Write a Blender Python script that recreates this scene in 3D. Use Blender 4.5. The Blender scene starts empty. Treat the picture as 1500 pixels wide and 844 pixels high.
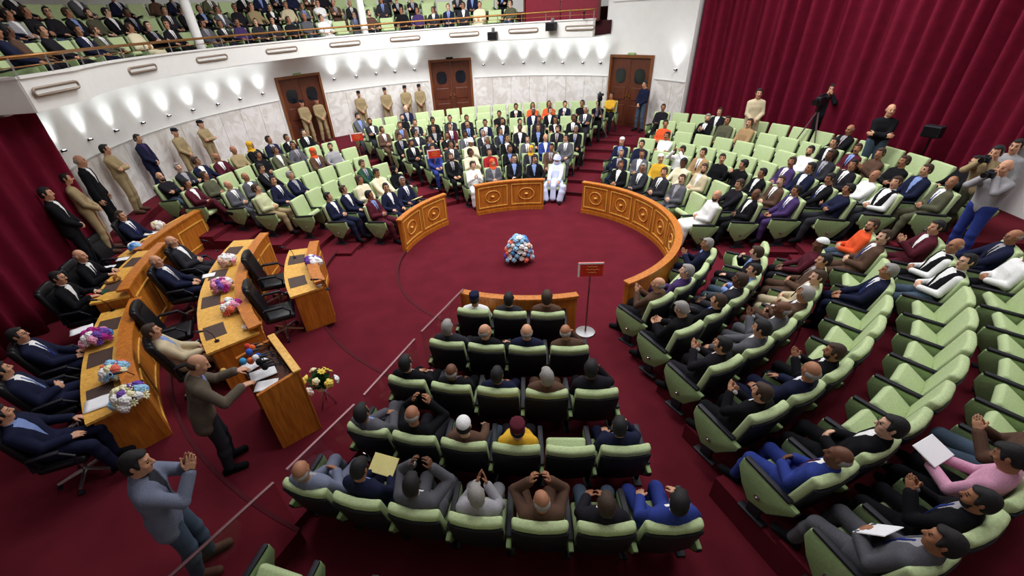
import bpy, bmesh, math, random
import numpy as np
from mathutils import Vector, Matrix, Euler
rnd = random.Random(7)
SC = bpy.context.scene
COL = SC.collection
PI = math.pi
R_ = math.radians

# ------------------------------------------------------------------ materials
MATS = {}
def mat(name, col, rough=0.8, metal=0.0, noise=0.12, scale=40.0, bump=0.0, spec=0.3, sheen=0.0):
    if name in MATS: return MATS[name]
    m = bpy.data.materials.new(name); m.use_nodes = True
    nt = m.node_tree; b = nt.nodes['Principled BSDF']
    b.inputs['Roughness'].default_value = rough
    b.inputs['Metallic'].default_value = metal
    b.inputs['Specular IOR Level'].default_value = spec
    if sheen: b.inputs['Sheen Weight'].default_value = sheen
    if noise > 0:
        tc = nt.nodes.new('ShaderNodeTexCoord'); n = nt.nodes.new('ShaderNodeTexNoise')
        n.inputs['Scale'].default_value = scale; n.inputs['Detail'].default_value = 3
        r = nt.nodes.new('ShaderNodeValToRGB')
        r.color_ramp.elements[0].position = .3; r.color_ramp.elements[1].position = .7
        r.color_ramp.elements[0].color = [c*(1-noise) for c in col]+[1]
        r.color_ramp.elements[1].color = [min(1, c*(1+noise)) for c in col]+[1]
        nt.links.new(tc.outputs['Object'], n.inputs['Vector'])
        nt.links.new(n.outputs['Fac'], r.inputs['Fac']); nt.links.new(r.outputs['Color'], b.inputs['Base Color'])
        if bump > 0:
            bp = nt.nodes.new('ShaderNodeBump'); bp.inputs['Strength'].default_value = bump; bp.inputs['Distance'].default_value = .01
            nt.links.new(n.outputs['Fac'], bp.inputs['Height']); nt.links.new(bp.outputs['Normal'], b.inputs['Normal'])
    else:
        b.inputs['Base Color'].default_value = list(col)+[1]
    MATS[name] = m
    return m
def srgb(r, g, b):
    f = lambda c: (c/255)/12.92 if c/255 <= .04045 else ((c/255+.055)/1.055)**2.4
    return (f(r), f(g), f(b))

# ------------------------------------------------------------------ objects
def tag(o, label=None, cat=None, group=None, kind=None):
    if label: o['label'] = label
    if cat: o['category'] = cat
    if group: o['group'] = group
    if kind: o['kind'] = kind
    return o
def link(name, data, parent=None, loc=None, rz=None, mats=None):
    o = bpy.data.objects.new(name, data); COL.objects.link(o)
    if parent: o.parent = parent
    if loc is not None: o.location = loc
    if rz is not None: o.rotation_euler = (0, 0, rz)
    if mats:
        for i, m in enumerate(mats):
            if i < len(o.material_slots) and m is not None:
                o.material_slots[i].link = 'OBJECT'; o.material_slots[i].material = m
    return o
def empty(name, loc, rz=0):
    o = bpy.data.objects.new(name, None); COL.objects.link(o); o.empty_display_size = .1
    o.location = loc; o.rotation_euler = (0, 0, rz); return o

class MB:
    """collects shapes, builds them as one mesh"""
    def __init__(s): s.bm = bmesh.new()
    def add(s, verts, faces):
        vs = [s.bm.verts.new(v) for v in verts]
        for f in faces:
            try: s.bm.faces.new([vs[i] for i in f])
            except ValueError: pass
        return s
    def box(s, c, d, M=None, bev=0, seg=2):
        x, y, z = [k/2 for k in d]
        b = bmesh.new(); bmesh.ops.create_cube(b, size=1)
        bmesh.ops.scale(b, vec=d, verts=b.verts)
        if bev > 0: bmesh.ops.bevel(b, geom=list(b.edges), offset=min(bev, .49*min(d)), segments=seg, profile=.5, affect='EDGES')
        T = Matrix.Translation(c) @ (M.to_4x4() if M else Matrix())
        return s.merge(b, T)
    def merge(s, b, T=Matrix()):
        b.verts.index_update(); vs = [s.bm.verts.new(T @ v.co) for v in b.verts]
        for f in b.faces:
            try: s.bm.faces.new([vs[v.index] for v in f.verts])
            except ValueError: pass
        b.free(); return s
    def cyl(s, a, b, r1, r2=None, n=16, cap=True):
        r2 = r1 if r2 is None else r2
        a = Vector(a); b = Vector(b); d = (b-a).normalized()
        u = d.orthogonal().normalized(); v = d.cross(u)
        V = []
        for p, r in ((a, r1), (b, r2)):
            for i in range(n):
                t = 2*PI*i/n; V.append(p+u*r*math.cos(t)+v*r*math.sin(t))
        F = [(i, (i+1) % n, n+(i+1) % n, n+i) for i in range(n)]
        if cap: F += [tuple(range(n-1, -1, -1)), tuple(range(n, 2*n))]
        return s.add(V, F)
    def tube(s, pts, r, n=8, closed=False):
        pts = [Vector(p) for p in pts]; N = len(pts); V = []; ref = None
        for i, p in enumerate(pts):
            a = pts[i-1] if (i > 0 or closed) else p; b = pts[(i+1) % N] if (i < N-1 or closed) else p
            d = (b-a).normalized()
            u = d.orthogonal().normalized() if ref is None else (ref-d*ref.dot(d)).normalized()
            ref = u; v = d.cross(u); rr = r[i] if isinstance(r, (list, tuple)) else r
            for k in range(n):
                t = 2*PI*k/n; V.append(p+u*rr*math.cos(t)+v*rr*math.sin(t))
        F = []
        for i in range(N if closed else N-1):
            j = (i+1) % N
            for k in range(n): F.append((i*n+k, i*n+(k+1) % n, j*n+(k+1) % n, j*n+k))
        if not closed: F += [tuple(range(n-1, -1, -1)), tuple(range((N-1)*n, N*n))]
        return s.add(V, F)
    def lathe(s, prof, c=(0, 0, 0), n=20):
        V = []; F = []
        for (r, z) in prof:
            for i in range(n):
                t = 2*PI*i/n; V.append((c[0]+r*math.cos(t), c[1]+r*math.sin(t), c[2]+z))
        for j in range(len(prof)-1):
            for i in range(n): F.append((j*n+i, j*n+(i+1) % n, (j+1)*n+(i+1) % n, (j+1)*n+i))
        F.append(tuple(range(n-1, -1, -1))); F.append(tuple(range((len(prof)-1)*n, len(prof)*n)))
        return s.add(V, F)
    def ball(s, c, r, sc=(1, 1, 1), sub=2):
        b = bmesh.new(); bmesh.ops.create_icosphere(b, subdivisions=sub, radius=r)
        return s.merge(b, Matrix.Translation(c) @ Matrix.Diagonal((*sc, 1)))
    def prism(s, poly, h, M=Matrix(), bev=0, seg=2):
        """poly in local xy, extruded 0..h in local z"""
        b = bmesh.new(); vs = [b.verts.new((p[0], p[1], 0)) for p in poly]
        f = b.faces.new(vs); e = bmesh.ops.extrude_face_region(b, geom=[f])
        bmesh.ops.translate(b, vec=(0, 0, h), verts=[v for v in e['geom'] if isinstance(v, bmesh.types.BMVert)])
        if bev > 0: bmesh.ops.bevel(b, geom=list(b.edges), offset=bev, segments=seg, profile=.5, affect='EDGES')
        return s.merge(b, M)
    def arc(s, c, r0, r1, a0, a1, z0, z1, n=None):
        """solid annular sector; angle a from +y clockwise (degrees)"""
        n = n or max(2, int(abs(a1-a0)/2.5)+1); V = []; F = []
        for i in range(n+1):
            a = R_(a0+(a1-a0)*i/n); sx, cy = math.sin(a), math.cos(a)
            for r, z in ((r0, z0), (r1, z0), (r1, z1), (r0, z1)): V.append((c[0]+r*sx, c[1]+r*cy, z))
        for i in range(n):
            b = 4*i
            for k in range(4): F.append((b+k, b+(k+1) % 4, b+4+(k+1) % 4, b+4+k))
        F += [(0, 1, 2, 3), tuple(4*n+k for k in (3, 2, 1, 0))]
        return s.add(V, F)
    def mesh(s, name, mats=(), smooth=False, angle=None):
        bmesh.ops.recalc_face_normals(s.bm, faces=s.bm.faces)
        me = bpy.data.meshes.new(name); s.bm.to_mesh(me); s.bm.free()
        for m in mats: me.materials.append(m)
        if smooth:
            me.polygons.foreach_set('use_smooth', [True]*len(me.polygons))
            if angle: me.set_sharp_from_angle(angle=R_(angle))
        return me
    def build(s, name, m, parent=None, smooth=False, angle=None, loc=None, rz=None):
        return link(name, s.mesh(name, [m], smooth, angle), parent, loc, rz)

# ------------------------------------------------------------------ signed-distance surfaces for figures
def rc(a, b, r1, r2=None, k=.03, flat=None):
    """tapered capsule; flat=(axis, factor) squeezes it along a world axis"""
    return ('c', np.array(a, float), np.array(b, float), r1, r1 if r2 is None else r2, k, flat)
def el(c, s, k=.02, M=None):
    return ('e', np.array(c, float), np.array(s, float), M, None, k, None)
def cut(fn, lo, hi, k=.004):
    return ('x', np.array(lo, float), np.array(hi, float), fn, None, k, None)
def cute(c, s, k=.01, M=None):
    return ('s', np.array(c, float), np.array(s, float), M, None, k, None)
def pbox(p):
    if p[0] == 'c':
        r = max(p[3], p[4])*(p[6][1] if p[6] and p[6][1] > 1 else 1)+p[5]
        return np.minimum(p[1], p[2])-r, np.maximum(p[1], p[2])+r
    if p[0] in 'es':
        r = max(p[2])+p[5]; return p[1]-r, p[1]+r
    return p[1], p[2]
def pdist(p, X):
    if p[0] == 'c':
        a, b = p[1], p[2]; q = X-a; ba = b-a
        t = np.clip((q@ba)/max(ba@ba, 1e-9), 0, 1)[..., None]
        v = q-t*ba; rr = p[3]+(p[4]-p[3])*t[..., 0]
        if p[6]:
            ax, f = p[6]; ax = np.array(ax, float); c = v@ax
            v = v+ax*(c*(1/f-1))[..., None]
            return (np.linalg.norm(v, axis=-1)-rr)*min(1, f)
        return np.linalg.norm(v, axis=-1)-rr
    if p[0] in 'es':
        q = X-p[1]
        if p[3] is not None: q = q@p[3]
        k0 = np.linalg.norm(q/p[2], axis=-1); k1 = np.linalg.norm(q/(p[2]**2), axis=-1)
        return k0*(k0-1)/np.maximum(k1, 1e-9)
    return p[3](X)
def field_mesh(name, prims, h, facemat=None):
    los, his = zip(*[pbox(p) for p in prims if p[0] in 'ce'])
    lo = np.min(los, 0)-2*h; hi = np.max(his, 0)+2*h
    n = np.ceil((hi-lo)/h).astype(int)+1
    F = np.full(n, .5, np.float32)
    ax = [lo[i]+h*np.arange(n[i]) for i in range(3)]
    for p in prims:
        a, b = pbox(p); pad = p[5]+2.5*h
        i0 = np.clip(np.floor((a-pad-lo)/h).astype(int), 0, n-1); i1 = np.clip(np.ceil((b+pad-lo)/h).astype(int)+1, 1, n)
        if (i1 <= i0).any(): continue
        sl = tuple(slice(i0[j], i1[j]) for j in range(3))
        X = np.stack(np.meshgrid(*[ax[j][sl[j]] for j in range(3)], indexing='ij'), -1)
        d = pdist(p, X); f = F[sl]; k = p[5]
        if p[0] in 'xs':
            d = -d; g = np.maximum(k-np.abs(f-d), 0)/k; F[sl] = np.maximum(f, d)+g*g*k*.25
        else:
            g = np.maximum(k-np.abs(f-d), 0)/k; F[sl] = np.minimum(f, d)-g*g*k*.25
    S = F < 0
    # surface nets
    def c8(A): return [A[i:n[0]-1+i, j:n[1]-1+j, k:n[2]-1+k] for i in (0, 1) for j in (0, 1) for k in (0, 1)]
    s8 = c8(S); tot = sum(x.astype(np.int8) for x in s8)
    act = (tot > 0) & (tot < 8)
    idx = np.full(act.shape, -1, np.int64); cells = np.argwhere(act); idx[act] = np.arange(len(cells))
    f8 = np.stack([x[act] for x in c8(F)], 1)
    offs = np.array([(i, j, k) for i in (0, 1) for j in (0, 1) for k in (0, 1)], float)
    acc = np.zeros((len(cells), 3)); cnt = np.zeros(len(cells))
    for a in range(8):
        for b in range(a+1, 8):
            if np.abs(offs[a]-offs[b]).sum() != 1: continue
            m = (f8[:, a] < 0) != (f8[:, b] < 0)
            t = np.where(m, f8[:, a]/np.where(m, f8[:, a]-f8[:, b], 1), 0)
            acc += m[:, None]*(offs[a]+t[:, None]*(offs[b]-offs[a])); cnt += m
    V = lo+h*(cells+acc/cnt[:, None])
    Q = []
    for d in range(3):
        e1, e2 = [(1, 2), (2, 0), (0, 1)][d]
        sa = [slice(0, n[i]) for i in range(3)]; sb = list(sa); sa[d] = slice(0, n[d]-1); sb[d] = slice(1, n[d])
        A = S[tuple(sa)]; B = S[tuple(sb)]; E = np.argwhere(A != B)
        E = E[(E[:, e1] > 0) & (E[:, e2] > 0) & (E[:, e1] < n[e1]-1) & (E[:, e2] < n[e2]-1)]
        fl = A[tuple(E.T)]
        u = np.zeros(3, int); u[e1] = 1; w = np.zeros(3, int); w[e2] = 1
        q = np.stack([idx[tuple((E-u-w).T)], idx[tuple((E-w).T)], idx[tuple(E.T)], idx[tuple((E-u).T)]], 1)
        q[~fl] = q[~fl][:, ::-1]; Q.append(q)
    Q = np.concatenate(Q); Q = Q[(Q >= 0).all(1)]
    me = bpy.data.meshes.new(name)
    me.vertices.add(len(V)); me.vertices.foreach_set('co', V.astype(np.float32).ravel())
    me.loops.add(len(Q)*4); me.loops.foreach_set('vertex_index', Q.astype(np.int32).ravel())
    me.polygons.add(len(Q)); me.polygons.foreach_set('loop_start', np.arange(0, len(Q)*4, 4, dtype=np.int32))
    me.polygons.foreach_set('use_smooth', np.ones(len(Q), bool))
    if facemat is not None:
        me.polygons.foreach_set('material_index', facemat(V[Q].mean(1)).astype(np.int32))
    me.update(calc_edges=True); me.validate()
    return me
# ------------------------------------------------------------------ people
M_EYE = mat('eye_dark', (.02, .015, .012), .3, noise=0)
M_LIP = mat('lip_tone', (.28, .10, .08), .6, noise=0)
SKIN = [mat('skin_tan', srgb(196, 146, 116), .55, noise=.08, scale=60), mat('skin_brown', srgb(160, 110, 82), .55, noise=.08, scale=60),
        mat('skin_light', srgb(214, 168, 142), .55, noise=.08, scale=60), mat('skin_deep', srgb(104, 68, 50), .55, noise=.08, scale=60)]
HAIRM = {'k': mat('hair_black', (.012, .011, .012), .7, noise=.3, scale=120, bump=.3), 'd': mat('hair_brown', (.045, .026, .016), .7, noise=.3, scale=120, bump=.3),
         'g': mat('hair_grey', srgb(140, 136, 132), .75, noise=.25, scale=120, bump=.3), 'w': mat('hair_white', srgb(205, 203, 198), .75, noise=.15, scale=120, bump=.3)}
def V3(*a): return np.array(a, float)
def unit(v): return v/np.linalg.norm(v)
def ik(S, W, l1, l2, pole):
    """elbow or knee position"""
    d = W-S; L = np.linalg.norm(d); mx = (l1+l2)*.995
    if L > mx: W = S+d/L*mx; d = W-S; L = mx
    a = (l1*l1-l2*l2+L*L)/(2*L); hgt = math.sqrt(max(l1*l1-a*a, 0)); u = d/L
    p = np.array(pole, float); p = unit(p-u*(p@u)); return S+u*a+p*hgt, W
def rotm(yaw=0, pitch=0, roll=0):
    return np.array(Euler((R_(pitch), R_(roll), R_(yaw)), 'XYZ').to_matrix())
def head_prims(H, M):
    """H centre of the skull, M head frame (columns = axes); +y is the face"""
    P = lambda *p: H+M@V3(*p)
    pr = [el(P(0, -.012, .03), (.074, .095, .088), .02, M), el(P(0, .028, -.03), (.060, .066, .082), .03, M), el(P(0, .034, -.078), (.048, .048, .042), .03, M),
          el(P(0, .066, -.098), (.022, .02, .02), .02, M), rc(P(-.03, .074, .034), P(.03, .074, .034), .014, k=.016),
          el(P(.042, .062, -.022), (.024, .022, .026), .02, M), el(P(-.042, .062, -.022), (.024, .022, .026), .02, M),
          cute(P(.031, .103, .013), (.017, .017, .013), .012, M), cute(P(-.031, .103, .013), (.017, .017, .013), .012, M),
          el(P(.031, .079, .012), (.0145, .0135, .0115), .004, M), el(P(-.031, .079, .012), (.0145, .0135, .0115), .004, M),
          rc(P(0, .088, .022), P(0, .112, -.022), .010, .0145, .012), el(P(.013, .097, -.026), (.010, .012, .009), .008, M), el(P(-.013, .097, -.026), (.010, .012, .009), .008, M),
          rc(P(-.019, .086, -.052), P(.019, .086, -.052), .0085, k=.008), rc(P(-.016, .085, -.064), P(.016, .085, -.064), .009, k=.008)]
    for s in (-1, 1):
        pr += [el(P(s*.079, -.012, .004), (.010, .021, .033), .01, M), el(P(s*.076, -.004, -.022), (.008, .012, .014), .008, M)]
    return pr
def head_mat(X, H, M):
    q = (X-H)@M; r = np.zeros(len(X))
    e = np.minimum(np.linalg.norm((q-V3(.031, .088, .012))/V3(.016, .02, .009), axis=1), np.linalg.norm((q-V3(-.031, .088, .012))/V3(.016, .02, .009), axis=1))
    r[(e < 1) & (q[:, 1] > .07)] = 1
    b = np.minimum(np.linalg.norm((q-V3(.033, .088, .036))/V3(.020, .03, .0055), axis=1), np.linalg.norm((q-V3(-.033, .088, .036))/V3(.020, .03, .0055), axis=1))
    r[(b < 1) & (q[:, 1] > .06)] = 1
    r[np.linalg.norm((q-V3(0, .093, -.058))/V3(.024, .02, .012), axis=1) < 1] = 2
    return r
def hand_prims(W, d, n, side, curl=.5, spread=.12, thumb=.5):
    """W wrist, d direction of the hand, n palm normal (palm faces n), side +1 when the thumb is on +cross(d,n)"""
    d = unit(np.array(d, float)); n = np.array(n, float); n = unit(n-d*(n@d)); t = np.cross(d, n)*side
    pr = []; base = W+d*.012
    kn = []
    for i, (o, L) in enumerate(((.031, .074), (.0105, .084), (-.0105, .077), (-.031, .058))):
        kpos = W+d*(.088-.006*abs(i-1))+t*o*1.02; kn.append(kpos)
        pr.append(rc(base+t*o*.72, kpos, .0155, .0125, .012))
        dd = unit(d+t*o*spread*10); p = kpos
        for j, fr in enumerate((.44, .31, .25)):
            a = curl*(.55+.35*j); dd2 = unit(dd*math.cos(a)+n*math.sin(a)); q = p+dd2*L*fr
            r0 = .0098-.0010*j; pr.append(rc(p, q, r0, r0-.0009, .005)); p = q; dd = dd2
    tb = W+d*.028+t*.026
    t1 = tb+unit(t*.75+d*.75+n*thumb*.5)*.044; t2 = t1+unit(t*.25+d*.9+n*thumb*.8)*.032; t3 = t2+unit(d+n*thumb)*.022
    pr += [rc(W+d*.015+t*.012, tb, .017, .015, .012), rc(tb, t1, .014, .0115, .008), rc(t1, t2, .0112, .0098, .005), rc(t2, t3, .0098, .008, .005)]
    return pr
class Pose:
    """one posed figure: the joints give a continuous body and the clothes that follow it"""
    def __init__(s, name, pelvis=(0, -.13, .555), lean=-13, twist=0, side=0, head=(0, 0, 0), hands=None, hips=None, knees=None, feet=None, h=.0085, stand=False, spine=.47,
                 fingers=(.5, .5), palm=None, hdir=None, shrug=0, sk=.0, elb=None, kd=None):
        s.name = name; s.h = h; s.cache = {}; s.stand = stand
        pv = V3(*pelvis); s.pv = pv
        T = rotm(twist, 0, side)@rotm(0, -lean, 0)      # lean>0 : forward
        s.T = T
        up = lambda z, y=0, x=0: pv+T@V3(x, y, z)
        s.up = up
        s.waist = up(.14, .0); s.chest = up(.31, .0); s.nb = up(spine, -.015)
        s.sh = {i: up(.41+shrug, -.01, i*.172) for i in (-1, 1)}
        hy, hp, hr = head
        s.M = T@rotm(hy, hp, hr) if stand else rotm(twist*.6+hy, hp, hr)
        s.H = s.nb+unit(.55*(T@V3(0, .0, 1))+.45*s.M@V3(0, .25, 1))*.186
        s.hip = {i: (pv+rotm(twist*.5)@V3(i*.088, .01, -.01)) if stand else pv+V3(i*.088, .02, -.005) for i in (-1, 1)}
        s.kn, s.an, s.toe = {}, {}, {}
        for i in (-1, 1):
            f = V3(*feet[i]); kpole = V3(i*.12, 1, .25) if stand else V3(i*.15, .6, 1)
            if kd: kpole = V3(*kd[i])
            s.kn[i], s.an[i] = ik(s.hip[i], f, .44, .43, kpole)
            td = V3(i*.18, 1, 0)
            if hips: td = V3(*hips[i])
            s.toe[i] = s.an[i]+unit(td)*.165+V3(0, 0, -.055 if abs(f[2]-.09) < .06 else -.03)
        s.el, s.wr, s.hd, s.hn = {}, {}, {}, {}
        for i in (-1, 1):
            w = V3(*hands[i]); pole = V3(i*.8, -.5, -1) if not elb else V3(*elb[i])
            s.el[i], s.wr[i] = ik(s.sh[i], w, .285, .25, pole)
            s.hd[i] = V3(*hdir[i]) if hdir else s.wr[i]-s.el[i]
            s.hn[i] = V3(*palm[i]) if palm else V3(-i*.3, -.2, -1)
        s.fg = fingers
    def torso(s, g, hem=False):
        ax = s.T@V3(0, 1, 0); lat = s.T@V3(1, 0, 0); f = (ax, .74)
        pr = [rc(s.pv-lat*.055, s.pv+lat*.055, .118+g, k=.04, flat=(ax, .95)), rc(s.pv-lat*.035+s.T@V3(0, 0, .03), s.waist-lat*.035, .128+g, .122+g, .05, f), rc(s.pv+lat*.035+s.T@V3(0, 0, .03), s.waist+lat*.035, .128+g, .122+g, .05, f),
              rc(s.waist+lat*.04, s.chest+lat*.062, .122+g, .128+g, .05, f), rc(s.waist-lat*.04, s.chest-lat*.062, .122+g, .128+g, .05, f),
              rc(s.chest+lat*.06, s.up(.39, 0, .075), .125+g, .085+g, .05, f), rc(s.chest-lat*.06, s.up(.39, 0, -.075), .125+g, .085+g, .05, f),
              rc(s.up(.405, -.01, -.115), s.up(.405, -.01, .115), .058+g, k=.05), rc(s.up(.41, -.02, -.06), s.up(.41, -.02, .06), .075+g, k=.05)]
        return pr
    def arms(s, g, end=1.0):
        pr = []
        for i in (-1, 1):
            w = s.el[i]+(s.wr[i]-s.el[i])*end
            pr += [rc(s.sh[i], s.el[i], .053+g, .042+g, .035), rc(s.el[i], w, .042+g, .029+(.012 if end < 1 else 0)+g*.8, .015)]
        return pr
    def legs(s, g, end=1.0, flare=0):
        pr = []
        for i in (-1, 1):
            a = s.kn[i]+(s.an[i]-s.kn[i])*end
            pr += [rc(s.hip[i], s.kn[i], .092+g, .060+g, .035), rc(s.kn[i], s.kn[i]+(a-s.kn[i])*.4, .059+g, .056+g+flare*.4, .03), rc(s.kn[i]+(a-s.kn[i])*.4, a, .056+g+flare*.4, .037+g+flare, .03)]
        return pr
    def feet_(s, g):
        pr = []
        for i in (-1, 1):
            a = s.an[i]; t = s.toe[i]; d = unit(t-a); hl = a-unit(V3(d[0], d[1], 0))*.05+V3(0, 0, t[2]-a[2]+.008)
            pr.append([rc(a, hl, .034+g, .030+g, .03), rc(hl, t, .031+g, .034+g, .03), rc(a, t, .034+g, .030+g, .03)])
        return pr
    def neck(s, g=0): return [rc(s.nb-s.T@V3(0, .0, .03), s.H+s.M@V3(0, -.02, -.055), .057+g, .054+g, .03)]
    def get(s, kind):
        if kind in s.cache: return s.cache[kind]
        T, pv = s.T, s.pv; h = s.h
        if kind == 'body':
            pr = s.torso(0)+s.neck()+s.arms(0)+s.legs(0)+sum(s.feet_(0), [])
            for i in (-1, 1): pr += hand_prims(s.wr[i], s.hd[i], s.hn[i], -i if False else s.thumb(i), s.fg[0 if i < 0 else 1])
            pr += head_prims(s.H, s.M)
            me = field_mesh('body', pr, h, lambda X: head_mat(X, s.H, s.M)); ms = [SKIN[0], M_EYE, M_LIP]
        else:
            ms = [None]; q = lambda X: (X-pv)@T
            if kind in ('jacket', 'top'):
                g = .017 if kind == 'jacket' else .012
                pr = s.torso(g)+s.arms(g, .93)
                lat = T@V3(1, 0, 0)
                if kind == 'jacket':
                    if s.stand:
                        for i in (-1, 1): pr.append(rc(pv+lat*i*.06, pv+lat*i*.075-T@V3(0, 0, .13), .118+g, .122+g, .04, (T@V3(0, 1, 0), .85)))
                    else:
                        for i in (-1, 1): pr.append(rc(s.hip[i], s.hip[i]+(s.kn[i]-s.hip[i])*.28, .104+g, .098+g, .04))
                    zt, zb, w = .50, .15, .075
                    def vcut(X):
                        p = q(X); return np.maximum(np.maximum(np.abs(p[..., 0])-w*(p[..., 2]-zb)/(zt-zb), .045-p[..., 1]), zb-p[..., 2])
                    pr.append(rc(s.nb-T@V3(0, .025, .035), s.nb+T@V3(0, -.015, .02), .078, .070, .02))
                    a = s.up(.3, .1); pr.append(cut(vcut, a-.24, a+.24))
                else:
                    pr.append(rc(s.nb-T@V3(0, .02, .035), s.nb+T@V3(0, -.01, .012), .074, .066, .02))
                    def hemcut(X):
                        return q(X)[..., 2]+(.10 if s.stand else .02)
                    pr.append(cut(hemcut, pv-.4, pv+V3(.4, .4, .05)))
            elif kind == 'vest':
                pr = s.torso(.016)
                zt, zb, w = .50, .12, .10
                def vcut(X):
                    p = q(X); return np.maximum(np.maximum(np.abs(p[..., 0])-w*(p[..., 2]-zb)/(zt-zb), .045-p[..., 1]), zb-p[..., 2])
                a = s.up(.3, .1); pr.append(cut(vcut, a-.24, a+.24))
            elif kind == 'shirt':
                pr = s.torso(.008)+s.arms(.006, .97)+[rc(s.nb-T@V3(0, .02, .03), s.nb+T@V3(0, -.002, .03), .070, .064, .02)]
            elif kind == 'tie':
                pr = [rc(s.up(.43, .082), s.up(.34, .112), .012, .016, .006), rc(s.up(.34, .112), s.up(.17, .116), .016, .020, .006), el(s.up(.435, .08), (.018, .014, .018), .006, T)]
            elif kind == 'trousers':
                pr = s.torso(.010)[:3]+s.legs(.013, .93, .012)
                pr.append(cut(lambda X: .10-q(X)[..., 2], s.up(.24)-.26, s.up(.24)+.26))
            elif kind == 'robe':
                pr = s.torso(.02)+s.arms(.022, .93)+s.legs(.03, .95, .035)
                c = (s.kn[1]+s.kn[-1])/2; e = (s.an[1]+s.an[-1])/2
                pr += [rc(pv, c, .10, .085, .06), rc(c, e+V3(0, 0, .06), .085, .09, .06), rc(s.nb-T@V3(0, .02, .035), s.nb+T@V3(0, -.01, .012), .074, .066, .02)]
            elif kind in ('shoe_l', 'shoe_r'):
                pr = s.feet_(.008)[0 if kind == 'shoe_l' else 1]
            me = field_mesh(kind, pr, h*1.15)
            ms = [None]
        for m in ms: me.materials.append(m)
        s.cache[kind] = me
        return me
    def shared(s, kind, m):
        """the mesh of one part in one material, shared by every figure that wears it"""
        key = (kind, m.name)
        if key not in s.cache:
            base = s.get(kind); me = base.copy()
            me.materials[0] = m; s.cache[key] = me
        return s.cache[key]
    def thumb(s, i):
        # thumb towards the body's midline / upwards
        d = unit(s.hd[i]); n = s.hn[i]; n = unit(n-d*(n@d)); t = np.cross(d, n)
        want = s.th[i] if hasattr(s, 'th') else V3(-i*.6, 0, .8)
        return 1 if t@want > 0 else -1
    def headM(s):
        m = Matrix([list(r) for r in s.M]).to_4x4(); m.translation = Vector(s.H); return m
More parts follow.
